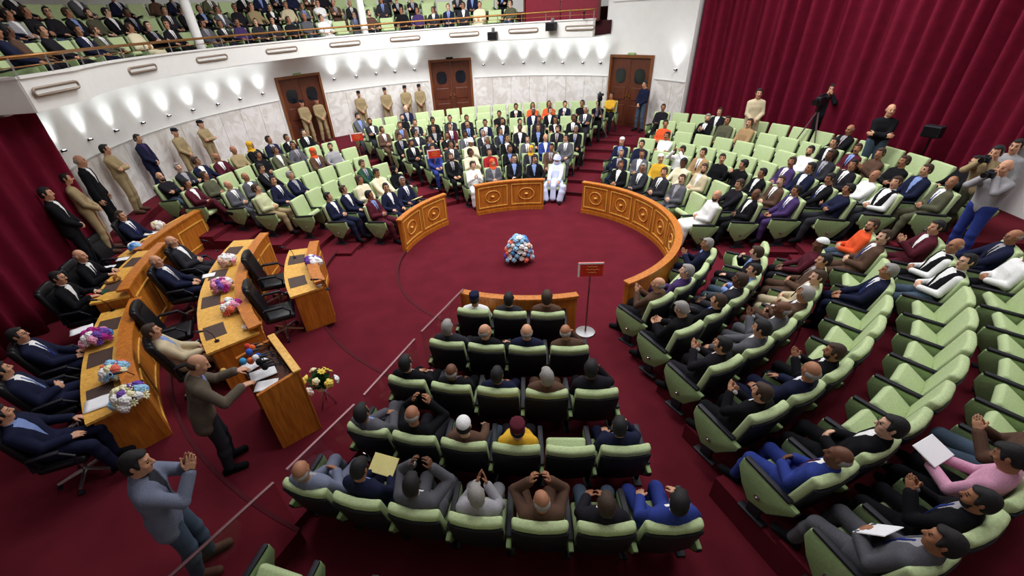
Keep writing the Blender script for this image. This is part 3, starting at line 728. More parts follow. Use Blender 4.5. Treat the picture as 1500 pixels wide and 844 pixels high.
# ------------------------------------------------------------------ gallery
b = MB()
GA0, GA1 = -116, 46
def band(b, pts, o0, o1, z0, z1):
    """solid following plan points, between offsets o0 and o1 away from the hall's middle"""
    P = [Vector(p) for p in pts]; n = len(P); N = []; V = []; F = []
    for i in range(n):
        a = (P[i]-P[max(i-1, 0)]); c = (P[min(i+1, n-1)]-P[i]); d = ((a.normalized() if a.length else c.normalized())+(c.normalized() if c.length else a.normalized())).normalized()
        q = Vector((d.y, -d.x)); N.append(q if q.dot(P[i]-Vector(CW)) > 0 else -q)
    for i in range(n):
        for o, z in ((o0, z0), (o1, z0), (o1, z1), (o0, z1)): V.append((P[i].x+N[i].x*o, P[i].y+N[i].y*o, z))
    for i in range(n-1):
        for k in range(4): F.append((4*i+k, 4*i+(k+1) % 4, 4*i+4+(k+1) % 4, 4*i+4+k))
    F += [(0, 1, 2, 3), tuple(4*(n-1)+k for k in (3, 2, 1, 0))]
    b.add(V, F)
EC = (-7.40, 8.52)
FR = [pol(CW, RB, a) for a in np.arange(46, -116.1, -3)]+[EC]
band(b, FR, 0, .14, 3.76, 4.26); band(b, FR, -.03, .18, 4.26, 4.30); b.arc(CW, RB+.14, RW+.05, -113, GA1, 3.74, 3.775)
RET = [EC, (-8.4, 8.50), (-10.5, 8.62)]
b.prism([(EC[0]-.02, EC[1]-.02), (-10.6, 8.60), (-10.6, 8.74), (EC[0]-.10, EC[1]+.12)], .50, Matrix.Translation((0, 0, 3.76)))
b.prism([(EC[0]+.01, EC[1]-.05), (-10.6, 8.57), (-10.6, 8.78), (EC[0]-.10, EC[1]+.16)], .04, Matrix.Translation((0, 0, 4.26)))
b.prism([(EC[0]-.1, EC[1]+.1), (-10.6, 8.72), (-10.6, 12), (-8.2, 10.2)], .04, Matrix.Translation((0, 0, 3.74)))
struct(b.build('wall_gallery_front', M_SHEENW, smooth=True, angle=30))
b = MB()
for k in range(3): b.arc(CW, RB+.16 if k == 0 else 8.05+.82*k-.45, 8.05+.82*(k+1)-.45 if k < 2 else 11.7, -116 if k == 0 else -119, GA1, 3.78, 3.80+.40*k)
b.prism([(EC[0]-.1, EC[1]+.14), (-10.6, 8.76), (-10.6, 12), (-8.2, 10.2)], .02, Matrix.Translation((0, 0, 3.785)))
struct(b.build('floor_gallery', mat('gallery_carpet', srgb(60, 22, 26), .95, noise=.15, scale=8)))
FRM = [(p[0]+(p[0]-CW[0])*.012, p[1]+(p[1]-CW[1])*.012) for p in FR]+[(-8.4, 8.56), (-10.4, 8.68)]
t = empty('gallery_railing', pol(CW, RB+.09, -40)+(4.3,)); T0 = Vector(t.location)
hr = MB(); hr.tube([Vector((*p, 4.56))-T0 for p in FRM], .03, 8); hr.build('handrail', M_BRASS, t, smooth=True)
lr = MB(); lr.tube([Vector((*p, 4.42))-T0 for p in FRM], .009, 6); lr.build('lower_rail', M_BRASS, t, smooth=True)
for x, y in [pol(CW, RB+.09, a) for a in np.arange(-115, 46, 7.3)]+[(-7.47, 9.4), (-7.44, 8.58), (-8.3, 8.56), (-9.2, 8.62)]:
    p = MB(); p.cyl(Vector((x, y, 4.29))-T0, Vector((x, y, 4.56))-T0, .014, n=8); p.build('post', M_METAL, t)
tag(t, 'brass handrail on slim posts along the whole gallery edge', 'railing')
for i, a in enumerate((-112, -90.5, -69, -48.5, -29.8, -11.8, 6.2, 24.4, 42.0)):
    x, y = pol(CW, RB-.015, a); o = empty('air_vent', (x, y, 4.045), R_(180-a))
    if i == 0: o.location = (-7.425, 9.18, 4.045); o.rotation_euler = (0, 0, R_(-86.3))
    L, H = .52, .055; pts = [(s*L*(1 if c > 0 else 1), 0, 0) for s in ()]
    ring_ = []
    for t_ in np.linspace(-PI/2, PI/2, 7): ring_.append((L+H*math.cos(t_), .03, H*math.sin(t_)))
    for t_ in np.linspace(PI/2, 3*PI/2, 7): ring_.append((-L+H*math.cos(t_), .03, H*math.sin(t_)))
    f = MB(); f.tube(ring_, .024, 6, True); f.build('vent_frame', mat('vent_bronze', srgb(150, 134, 120), .45, .3, noise=.1), o, smooth=True)
    g = MB(); g.box((0, .012, 0), (2*L+.06, .03, .075), bev=.01)
    for j in range(3): g.box((0, .03, -.024+.024*j), (2*L, .012, .008))
    g.build('vent_grille', M_WHITE, o)
    nth = ['first', 'second', 'third', 'fourth', 'fifth', 'sixth', 'seventh', 'eighth', 'last'][i]
    tag(o, 'long oval air vent on white gallery front, %s from the left curtain' % nth, 'vent', 'air vents on the gallery front')
# red padded screen at the right end of the gallery
o = empty('gallery_screen', pol(CW, 8.15, 33.2)+(4.2,), R_(180-33.2))
for s in (-1, 1):
    p = MB(); p.box((s*.735, 0, .75), (1.45, .07, 1.5), bev=.02); p.build('screen_panel', mat('red_vinyl', srgb(122, 26, 44), .5, noise=.06, scale=12), o)
p = MB(); p.box((0, .02, .02), (2.98, .12, .06)).box((0, .02, 1.52), (2.98, .12, .06)).box((-1.49, .02, .77), (.06, .12, 1.5)).box((1.49, .02, .77), (.06, .12, 1.5)); p.build('screen_frame', M_WOODD, o)
tag(o, 'dark red two panel screen at the right end of the gallery', 'screen')
for i, a in enumerate((-67.9, -22.6)):
    p = MB(); x, y = pol(CW, 7.78, a); p.lathe([(.17, 0), (.17, .06), (.135, .10), (.135, 4.5)], (0, 0, 0), 24)
    o = p.build('column', M_WHITE, None, True, 40, loc=(x, y, 3.8)); o['kind'] = 'structure'
for i, (a, z) in enumerate(((15.1, 3.93), (33.5, 4.12))):
    x, y = pol(CW, RB-.16, a); o = empty('monitor_speaker', (x, y, z), R_(180-a))
    p = MB(); p.box((0, 0, 0), (.36, .24, .26), bev=.015); p.build('cabinet', M_BLACK, o)
    p = MB(); p.box((0, .125, 0), (.32, .012, .22), bev=.004); p.build('speaker_grille', M_DARKM, o)
    p = MB(); p.box((0, -.10, .17), (.05, .06, .10)).box((0, -.13, .2), (.12, .03, .12)); p.build('bracket', M_METAL, o)
    tag(o, ['small black speaker box below gallery edge, left of the other one', 'small black speaker box overlapping gallery edge in front of the red screen'][i], 'speaker', 'speakers on the gallery front')
x, y = pol(CW, RB-.12, 43.6); o = empty('security_camera', (x, y, 4.42), R_(180-43.6+25))
p = MB(); p.box((0, .05, .06), (.07, .2, .07), bev=.01); p.build('camera_body', M_BLACK, o)
p = MB(); p.cyl((0, .15, .06), (0, .18, .06), .026); p.build('lens', M_GLASSD, o)
p = MB(); p.cyl((0, 0, -.12), (0, 0, .03), .012).cyl((0, 0, -.13), (0, 0, -.11), .04); p.build('stand', M_DARKM, o)
tag(o, 'little black security camera at right end of gallery handrail', 'camera')
# wall uplights under the gallery
niches = [(-109.0, 2.93), (-100.1, 2.90), (-92.3, 2.87), (-84.8, 2.85), (-77.7, 2.84), (-71.2, 2.83), (-64.5, 2.83), (-58.4, 2.85), (-52.2, 2.88), (-32.3, 3.0), (-26.1, 3.0), (-20.5, 3.02), (-15.2, 3.02), (-9.6, 3.03), (10.2, 3.02), (15.8, 3.02), (21.7, 3.03), (27.5, 3.02), (33.0, 3.0), (38.8, 3.0), (43.9, 3.0), (65.8, 2.9)]
lamp = None
M_LAMP = bpy.data.materials.new('lamp_glass'); M_LAMP.use_nodes = True
pb = M_LAMP.node_tree.nodes['Principled BSDF']; pb.inputs['Emission Color'].default_value = (.92, .97, 1, 1); pb.inputs['Emission Strength'].default_value = 6; pb.inputs['Base Color'].default_value = (.8, .8, .8, 1)
NW = 'first second third fourth fifth sixth seventh eighth ninth'.split()
for i, (a, z) in enumerate(niches):
    z -= .16
    x, y = pol(CW, RW-.02, a); o = empty('wall_uplight', (x, y, z), R_(180-a))
    p = MB(); p.box((0, .045, 0), (.075, .09, .035), bev=.01).box((0, .005, 0), (.10, .02, .05), bev=.006); p.build('housing', M_DARKM, o)
    p = MB(); p.cyl((0, .05, .016), (0, .05, .024), .026); p.build('lamp_lens', M_LAMP, o)
    ld = lamp
    if ld is None:
        ld = bpy.data.lights.new('uplight', 'SPOT'); ld.energy = 62; ld.spot_size = R_(108); ld.spot_blend = 1; ld.shadow_soft_size = .10; ld.color = (.90, .97, 1.0); lamp = ld
    l = bpy.data.objects.new('uplight_bulb', ld); COL.objects.link(l); l.parent = o; l.location = (0, .12, .03); l.rotation_euler = (R_(180-12), 0, 0)
    grp = 'left of the left door' if i < 9 else ('between left and middle doors' if i < 14 else 'between middle and right doors')
    k = i if i < 9 else (i-9 if i < 14 else i-14)
    lab = 'small glowing wall uplight under the gallery, %s one %s' % (NW[k], grp) if i < 21 else 'lone small wall uplight between right door and red curtain'
    tag(o, lab, 'wall light', 'wall uplights below the gallery')
# ------------------------------------------------------------------ curtains
def curtain(pts, z0, z1, name, label, amp=.13, per=.42, seam=None, top=None):
    L = [0]; P = [Vector(p) for p in pts]
    for i in range(1, len(P)): L.append(L[-1]+(P[i]-P[i-1]).length)
    N = int(L[-1]/.03); V = []; F = []
    zs = [z0, z0+.5, z0+1.6, z0+3.2, seam-.02, seam+.02, z1] if seam else [z0, z0+.5, z0+1.6, z1-.6, z1]
    r = random.Random(3); ph = [r.uniform(-.8, .8) for _ in range(200)]; am = [r.uniform(.55, 1.35) for _ in range(200)]
    for i in range(N+1):
        s = L[-1]*i/N; j = max(k for k in range(len(L)-1) if L[k] <= s+1e-9); t = (s-L[j])/(L[j+1]-L[j])
        p = P[j].lerp(P[j+1], t); d = (P[j+1]-P[j]).normalized(); q = Vector((d.y, -d.x))
        if q.dot(p-Vector((.5, 10))) > 0: q = -q
        fi = s/per; k = int(fi); u = fi-k
        a = am[k]*(1-u)+am[k+1]*u; w = amp*a*math.sin(2*PI*fi+ph[k]*(1-u)+ph[k+1]*u)+.035*math.sin(2*PI*s/1.13+1)
        for zi, z in enumerate(zs):
            g = w*(1.15 if zi == 0 else 1)+(.012 if seam and abs(z-seam) < .03 and zi == 4 else 0)
            V.append((p.x+q.x*g, p.y+q.y*g, z))
    n = len(zs)
    for i in range(N):
        for z in range(n-1): F.append((i*n+z, (i+1)*n+z, (i+1)*n+z+1, i*n+z+1))
    b = MB(); b.add(V, F); o = b.build(name, M_CURT, smooth=True)
    md = o.modifiers.new('thickness', 'SOLIDIFY'); md.thickness = .012
    tag(o, label, 'curtain'); return o
curtain([(p[0]-.12, p[1]-.08) for p in RIGHT], .45, CEIL-.1, 'stage_curtain', 'tall pleated dark red curtain along the right wall behind the seats', seam=5.2)
curtain([pol(CW, RW-.38, -118.0), (-8.42, 7.0), (-8.85, 4.0), (-9.1, -1)], .26, 3.7, 'stage_curtain', 'dark red curtain at far left beside the white wall and guards', amp=.08)
# ------------------------------------------------------------------ round wooden parapet of the arena
def parapet(a0, a1, label, inner):
    R, H = 3.02, .85
    mid = (a0+a1)/2; c = pol(A, R, mid); o = empty('arena_parapet', (*c, 0)); off = (A[0]-c[0], A[1]-c[1])
    b = MB(); b.arc(off, R, R+.09, a0, a1, 0, H-.04); b.build('panel_wall', M_WOOD, o)
    b = MB(); b.arc(off, R-.025, R+.115, a0-.4, a1+.4, H-.04, H); b.build('top_rail', M_WOOD, o)
    b = MB(); b.arc(off, R-.022, R, a0, a1, 0, .10); b.build('plinth', M_WOOD, o)
    n = max(2, round(abs(a1-a0)/15)); st = (a1-a0)/n
    for i in range(n):
        p0, p1 = a0+st*i+1.0, a0+st*(i+1)-1.0
        def rail(q0, q1, z0, z1, d): b.arc(off, R-d, R+.005, q0, q1, z0, z1, 5)
        b = MB()
        rail(p0, p1, .17, .195, .018); rail(p0, p1, .735, .76, .018); rail(p0, p0+.5, .195, .735, .018); rail(p1-.5, p1, .195, .735, .018)
        f = b.build('panel_moulding', M_WOODT, o)
        # raised rosette in each panel
        m = R_((p0+p1)/2); w = (p1-p0)*.28
        b = MB(); pts = []
        for t in np.linspace(0, 2*PI, 25)[:-1]:
            a = (p0+p1)/2+w*math.cos(t)*(1 if abs(math.cos(t)) < .7 else .9); z = .465+.16*math.sin(t); x, y = pol(off, R-.008, a); pts.append((x, y, z))
        b.tube(pts, .012, 6, True)
        x, y = pol(off, R-.004, (p0+p1)/2); b.ball((x, y, .465), .05, (1, 1, .6), 2); b.build('rosette', M_WOODT, f, True)
    tag(o, label, 'parapet', 'arena parapet sections')
parapet(-76, -40, 'curved panelled wooden parapet before the left seating block', 1)
parapet(-22, 14.3, 'curved panelled wooden parapet before the rear middle seating block', 1)
parapet(35, 154.5, 'long curved panelled wooden parapet before the right seating block', 1)
parapet(172.4, 209, 'wooden parapet in front of the nearest dark backed front row', 1)
# ------------------------------------------------------------------ auditorium chair parts (shared meshes)
def cushion(w, h, t, nx=10, ny=8, bow=.02, rd=.035):
    """rounded pad in the xz plane, front towards +y, bowed like a shell"""
    b = bmesh.new(); bmesh.ops.create_cube(b, size=1); bmesh.ops.scale(b, vec=(w, t, h), verts=b.verts)
    bmesh.ops.bevel(b, geom=list(b.edges), offset=rd, segments=3, profile=.5, affect='EDGES')
    bmesh.ops.bisect_plane(b, geom=list(b.verts)+list(b.edges)+list(b.faces), plane_co=(0, 0, 0), plane_no=(1, 0, 0))
    for x in (-.3, .3): bmesh.ops.bisect_plane(b, geom=list(b.verts)+list(b.edges)+list(b.faces), plane_co=(x*w, 0, 0), plane_no=(1, 0, 0))
    for v in b.verts: v.co.y += bow*((2*v.co.x/w)**2)
    return b
BT = Matrix.Translation((0, -.285, .66)) @ Matrix.Rotation(R_(13), 4, 'X')
def mk(fn, name, m, smooth=True, angle=40):
    b = MB(); fn(b); return b.mesh(name, [m], smooth, angle)
CH = {}
CH['backrest'] = mk(lambda b: b.merge(cushion(.515, .56, .10, bow=.035), BT), 'backrest', M_GREEN)
def shell(b):
    b.merge(cushion(.525, .50, .035, bow=.035, rd=.015), BT @ Matrix.Translation((0, -.058, -.045)))
CH['back_shell'] = mk(shell, 'back_shell', M_BLACK)
CH['seat'] = mk(lambda b: b.box((0, .02, .385), (.47, .44, .085), bev=.035, seg=3), 'seat', M_GREEN)
SF = Matrix.Translation((0, -.19, .40)) @ Matrix.Rotation(R_(34), 4, 'X')
def seatfold(b):
    q = bmesh.new(); bmesh.ops.create_cube(q, size=1); bmesh.ops.scale(q, vec=(.46, .34, .11), verts=q.verts); bmesh.ops.bevel(q, geom=list(q.edges), offset=.04, segments=3, profile=.5, affect='EDGES')
    b.merge(q, SF @ Matrix.Translation((0, .18, -.02)))
CH['seat_folded'] = mk(seatfold, 'seat', M_GREEN)
PAN = [(.27, .595), (-.27, .535), (-.35, .525), (-.335, .455), (-.13, .20), (.08, .15), (.20, .30), (.285, .47)]
PM = lambda x: Matrix(((0, 0, 1, x), (1, 0, 0, 0), (0, 1, 0, 0), (0, 0, 0, 1)))
def panel(x):
    return lambda b: b.prism(PAN, .052, PM(x-.026), bev=.014, seg=2)
def arm(x):
    def f(b):
        M = Matrix.Translation((x, .0, .585)) @ Matrix.Rotation(R_(6.3), 4, 'X'); q = bmesh.new(); bmesh.ops.create_cube(q, size=1); bmesh.ops.scale(q, vec=(.062, .52, .035), verts=q.verts); bmesh.ops.bevel(q, geom=list(q.edges), offset=.014, segments=2, profile=.5, affect='EDGES'); b.merge(q, M)
        b.prism([(p[0]*1.03, p[1]*1.03-.012) for p in PAN[2:7]]+[(.20, .34), (.06, .20), (-.12, .245), (-.31, .46)], .040, PM(x-.02))
    return f
def foot(x):
    def f(b): b.box((x, -.01, .09), (.045, .14, .18), bev=.008).box((x, -.01, .012), (.09, .30, .024), bev=.006)
    return f
HP = PITCH/2
for nm, x in (('L', -HP), ('R', HP)):
    CH['panel'+nm] = mk(panel(x), 'side_panel', M_GREEN2); CH['arm'+nm] = mk(arm(x), 'armrest', M_BLACK); CH['foot'+nm] = mk(foot(x), 'foot', M_BLACK)
    s = -1 if nm == 'L' else 1
    CH['bolt'+nm] = mk(lambda b: b.cyl((x+s*.024, .0, .30), (x+s*.036, .0, .30), .030, n=14).ball((x+s*.036, .0, .30), .018, sub=1), 'bolt', M_METAL)
def chair(loc, rz, ends='L', folded=False, name='auditorium_chair'):
    """ends: which side panels this chair owns (its neighbour owns the shared one)"""
    o = empty(name, loc, rz)
    bk = link('backrest', CH['backrest'], o); link('back_shell', CH['back_shell'], o)
    link('seat', CH['seat_folded' if folded else 'seat'], o)
    for e in ends:
        p = link('side_panel', CH['panel'+e], o); link('armrest', CH['arm'+e], o); link('foot', CH['foot'+e], o)
        if e != ends[0] or len(ends) == 1: pass
    return o
def bolt(o, e):
    for c in o.children:
        if c.data == CH['panel'+e]: link('bolt', CH['bolt'+e], c)
# ------------------------------------------------------------------ office chair of the platform
def office_chair(loc, rz, label, group='black office chairs on the platform'):
    o = empty('office_chair', loc, rz)
    for k, (nm, me, m) in OC.items():
        c = link(nm, me, o)
    tag(o, label, 'office chair', group); return o
OC = {}
def oc(key, nm, fn, m, smooth=True): OC[key] = (nm, mk(fn, nm, m, smooth), m)
BO = Matrix.Translation((0, -.30, .80)) @ Matrix.Rotation(R_(12), 4, 'X')
oc('seat', 'seat', lambda b: b.box((0, 0, .46), (.52, .50, .11), bev=.045, seg=3), M_LEATHER)
def oback(b):
    b.merge(cushion(.52, .66, .11, bow=.045, rd=.045), BO); b.merge(cushion(.40, .16, .10, bow=.03, rd=.04), BO @ Matrix.Translation((0, .015, .27)))
oc('back', 'backrest', oback, M_LEATHER)
for s in (-1, 1):
    oc('arm%d' % s, 'armrest', lambda b: b.tube([(s*.29, -.22, .52), (s*.30, -.20, .70), (s*.30, .10, .70), (s*.29, .20, .60), (s*.27, .16, .45)], .018, 6).box((s*.30, -.04, .715), (.06, .30, .03), bev=.012), M_BLACK)
oc('col', 'gas_column', lambda b: b.cyl((0, 0, .12), (0, 0, .42), .03).cyl((0, 0, .38), (0, 0, .42), .10), M_METAL)
for j in range(5):
    t = 2*PI*j/5
    oc('spoke%d' % j, 'base_spoke', lambda b: b.tube([(0, 0, .13), (.30*math.cos(t), .30*math.sin(t), .075)], [.026, .018], 6), M_METAL)
    oc('caster%d' % j, 'caster', lambda b: b.cyl((.30*math.cos(t)-.02*math.sin(t), .30*math.sin(t)+.02*math.cos(t), .03), (.30*math.cos(t)+.02*math.sin(t), .30*math.sin(t)-.02*math.cos(t), .03), .03, n=10), M_BLACK)
# ------------------------------------------------------------------ curved desks of the platform
def desk(name, R0, R1, a0, a1, z0, z1, label, ridge=True, seats=2, n=10):
    """bow-fronted desk between radii R0 (audience side) and R1 (sitters' side) around the arena"""
    mid = (a0+a1)/2; c = pol(A, (R0+R1)/2, mid); o = empty(name, (*c, z0)); off = (A[0]-c[0], A[1]-c[1]); h = z1-z0
    b = MB(); b.arc(off, R0, R0+.05, a0, a1, 0, h+.10 if ridge else h, n); b.build('front_panel', M_WOOD, o)
    for e, s in ((a0, 1), (a1, -1)):
        b = MB(); w = math.degrees(.045/R0)*s; b.arc(off, R0+.05, R1-.06, e, e+w, 0, h-.03, 1); b.build('side_panel', M_WOOD, o)
    b = MB(); b.arc(off, R0+.05, R1, a0-.2, a1+.2, h-.035, h, n); b.build('desk_top', M_WOODT, o)
    if ridge:
        b = MB(); b.arc(off, R0-.02, R0+.17, a0-.3, a1+.3, h+.10, h+.135, n); b.build('top_shelf', M_WOOD, o)
    m = max(2, int(abs(a1-a0)/7)); st = (a1-a0)/m
    for i in range(m):
        p0, p1 = a0+st*i+.5, a0+st*(i+1)-.5; b = MB()
        for q0, q1, u, v in ((p0, p1, .12, .145), (p0, p1, h-.10, h-.075), (p0, p0+.3, .145, h-.1), (p1-.3, p1, .145, h-.1)): b.arc(off, R0-.015, R0+.004, q0, q1, u, v, 4)
        b.build('panel_moulding', M_WOODT, o)
    for i in range(seats):
        a = a0+(a1-a0)*(i+.5)/seats; w = math.degrees(.21/R1); b = MB(); b.arc(off, R1-.36, R1-.06, a-w, a+w, h, h+.004, 4); b.build('desk_pad', mat('desk_pad_brown', srgb(74, 56, 50), .6, noise=.1), o)
    tag(o, label, 'desk', 'curved wooden desks on the platform'); return o
def azi(x, y): return math.degrees(math.atan2(x-A[0], y-A[1]))
# ------------------------------------------------------------------ the platform on the left
D5 = desk('platform_desk', 4.50, 5.12, azi(-3.05, 6.75)-.0, azi(-3.85, 8.5), .12, .90, 'small curved wooden desk with two empty office chairs behind it')
D4 = desk('platform_desk', 5.75, 6.55, azi(-3.62, 5.5), azi(-5.55, 9.2), .12, .90, 'long bowed wooden desk covered with bouquets, behind the speaker at the lectern', seats=4)
D3 = desk('platform_desk', 7.36, 8.0, azi(-4.52, 4.12), azi(-6.35, 6.35), .24, .98, 'curved wooden desk at lower left with pink, blue and white bouquets', seats=3)
D1 = desk('platform_desk', 8.15, 8.70, azi(-7.05, 8.65), azi(-7.75, 11.0), .24, .98, 'curved wooden desk beside the left seating block and the guards', seats=2)
D2 = desk('head_desk', 7.50, 8.12, azi(-6.32, 6.52), azi(-6.62, 8.45), .24, 1.14, 'tall central wooden desk with a round emblem, two men behind it', seats=2)
# round emblem lying against the head desk
x, y = at(165, 410, 1.17); o = empty('round_emblem', (x, y, 1.142), R_(-azi(x, y)))
b = MB(); b.lathe([(.115, 0), (.125, .012), (.125, .028), (.10, .034)], n=28); e = b.build('disc', M_BRASS, o, True, 40); 
b = MB(); b.lathe([(.085, .034), (.085, .040)], n=28); b.build('centre_disc', M_WOODT, o)
b = MB(); b.box((0, -.06, .05), (.14, .02, .10), bev=.006); b.build('rest', M_BRASS, o)
e.parent = o
tag(o, 'round gold emblem on the tall central desk', 'emblem')
# lectern
LC = ((-2.76+-2.45)/2-.305, (3.86+4.32)/2+.40)
LROT = math.atan2(.8, .61)    # local +x runs along the wide side, local -y faces the speaker
lec = empty('lectern', (LC[0], LC[1], .12), math.atan2(.80, -.61))
# local frame: +x along (-.61,.8), +y = (-.8,-.61) towards the speaker
def lb(fn, nm, m, par=None):
    b = MB(); fn(b); return b.build(nm, m, par or lec)
lb(lambda b: b.box((0, -.245, .52), (1.0, .05, 1.04), bev=.01), 'front_panel', M_WOOD)
for s in (-1, 1):
    def sd(b): b.prism([(-.27, 0), (.27, 0), (.27, .98), (-.27, 1.06)], .05, Matrix(((0, 0, 1, s*.475-.025), (1, 0, 0, 0), (0, 1, 0, 0), (0, 0, 0, 1))), bev=.006)
    lb(sd, 'side_panel', M_WOOD)
lb(lambda b: b.box((0, .0, .93), (.90, .50, .03), Matrix.Rotation(R_(-7), 3, 'X')), 'reading_shelf', M_WOODD)
def rim(b): b.box((0, -.245, 1.075), (1.04, .10, .03), bev=.008)
lb(rim, 'top_rail', M_WOODT)
lb(lambda b: b.box((0, -.1, .05), (.9, .3, .1), bev=.01), 'plinth', M_WOODD)
tag(lec, 'wooden lectern heaped with microphones, paper sheets lying on it', 'lectern')
LM = lec.matrix_basis.copy() if False else (Matrix.Translation(lec.location) @ Matrix.Rotation(lec.rotation_euler.z, 4, 'Z'))
def onlec(x, y, z): return LM @ Vector((x, y, z))
def paper(p, rz, w, h, label, group='papers', tilt=(0, 0), n=1, name='paper_sheet'):
    b = MB()
    q = bmesh.new(); bmesh.ops.create_grid(q, x_segments=6, y_segments=4, size=.5)
    for v in q.verts: v.co = Vector((v.co.x*w, v.co.y*h, .004+.006*math.sin(v.co.x*5+v.co.y*3)**2))
    e = bmesh.ops.extrude_face_region(q, geom=list(q.faces)); bmesh.ops.translate(q, vec=(0, 0, .002*n), verts=[v for v in e['geom'] if isinstance(v, bmesh.types.BMVert)])
    b.merge(q); o = b.build(name, M_PAPER, None, True); o.location = p; o.rotation_euler = (R_(tilt[0]), R_(tilt[1]), rz)
    tag(o, label, 'paper', group); return o
lz = lec.rotation_euler.z
paper(onlec(.22, .10, .945), lz+.3, .21, .30, 'white sheet on the lectern nearest the microphones', 'papers on the lectern', n=2)
paper(onlec(-.10, .08, .965), lz-.1, .22, .31, 'broad white sheet on the lectern beside the speaker\'s hands', 'papers on the lectern', n=2)
paper(onlec(-.34, .12, .945), lz-.5, .20, .26, 'white sheet at the near end of the lectern', 'papers on the lectern', n=2)
FOAM = {'red': srgb(196, 60, 44), 'blue': srgb(52, 92, 190), 'cyan': srgb(60, 150, 200), 'black': srgb(20, 20, 22), 'orange': srgb(216, 96, 50), 'white': srgb(225, 225, 228), 'gold': srgb(190, 156, 90)}
def microphone(base, tip, col, label, group, r=.03, cube=None):
    base = Vector(base); tip = Vector(tip); o = empty('microphone', base)
    d = tip-base; b = MB(); pts = [Vector((0, 0, 0)), Vector((d.x*.15, d.y*.15, d.z*.6)), Vector((d.x*.6, d.y*.6, d.z*.95)), d]
    b.cyl((0, 0, 0), (0, 0, .014), .035).tube(pts, .006, 6); b.build('stalk', M_DARKM, o, True, 40)
    u = (pts[3]-pts[2]).normalized()
    b = MB(); b.cyl(d, d+u*.09, .014, .02, 10); b.build('handle', M_BLACK, o, True, 40)
    b = MB(); b.ball(d+u*.115, r, (1, 1, 1.15), 2); b.build('foam_cover', mat('foam_'+col, FOAM[col], .95, noise=.2, scale=80), o, True)
    if cube:
        b = MB(); b.box(d+u*.05, (.055, .055, .055), bev=.006); b.build('station_cube', mat('foam_'+cube, FOAM[cube], .95, noise=.2, scale=80), o)
    tag(o, label, 'microphone', group); return o
mics = [('red', .40, -.16, 'orange'), ('orange', .30, -.20, None), ('blue', .20, -.14, 'blue'), ('cyan', .08, -.02, 'cyan'), ('black', .02, -.18, 'red'), ('blue', .12, -.20, 'white'), ('white', -.06, -.16, None), ('black', -.14, -.20, None), ('black', -.22, -.17, None), ('orange', -.02, -.10, None), ('gold', .02, .22, None), ('black', -.28, -.20, None)]
for i, (c, x, y, cb) in enumerate(mics):
    side = 'far end' if x > .15 else ('middle' if x > -.1 else 'near end')
    od = ['first', 'second', 'third', 'fourth', 'fifth', 'sixth', 'seventh', 'eighth', 'ninth', 'tenth', 'eleventh', 'last'][i]
    microphone(onlec(x, y, .95), onlec(x+rnd.uniform(-.03, .03), y+.13, 1.13+rnd.uniform(-.03, .07)), c, '%s foam microphone on the lectern, %s of its %s' % (c, 'toward front edge' if y < -.1 else 'set back', side)+(', with %s cube' % cb if cb else ', number %s along' % od), 'microphones on the lectern', .043)
# ------------------------------------------------------------------ flowers
PET = {}
def petal(c):
    if c not in PET:
        PET[c] = mat('petal_'+c, {'white': srgb(236, 234, 232), 'pink': srgb(226, 150, 180), 'magenta': srgb(170, 40, 130), 'blue': srgb(80, 140, 205), 'sky': srgb(150, 195, 225), 'cream': srgb(228, 222, 180), 'violet': srgb(110, 70, 160), 'red': srgb(190, 50, 50), 'peach': srgb(230, 190, 170), 'yellow': srgb(225, 200, 90), 'coral': srgb(226, 110, 90)}[c], .8, noise=.15, scale=60)
    return PET[c]
M_LEAF = mat('leaf_green', srgb(56, 98, 44), .7, noise=.3, scale=40)
FLW = {}
def flower_mesh(kind, c):
    if (kind, c) in FLW: return FLW[(kind, c)]
    b = MB()
    if kind == 'rose':
        for ring_, (n, r, tilt, sz) in enumerate(((5, .030, 60, .028), (5, .020, 35, .024), (3, .010, 15, .02))):
            for i in range(n):
                t = 2*PI*i/n+ring_*.5
                b.ball((r*math.cos(t), r*math.sin(t), .012+.010*ring_), sz, (1, 1, .62), 1)
    else:
        for i in range(8):
            t = 2*PI*i/8; q = bmesh.new(); bmesh.ops.create_icosphere(q, subdivisions=1, radius=1)
            b.merge(q, Matrix.Rotation(t, 4, 'Z') @ Matrix.Translation((.030, 0, .008)) @ Matrix.Rotation(R_(-18), 4, 'Y') @ Matrix.Diagonal((.030, .014, .006, 1)))
        b.ball((0, 0, .012), .014, (1, 1, .7), 1)
    FLW[(kind, c)] = b.mesh('flower_head', [petal(c)], True); return FLW[(kind, c)]
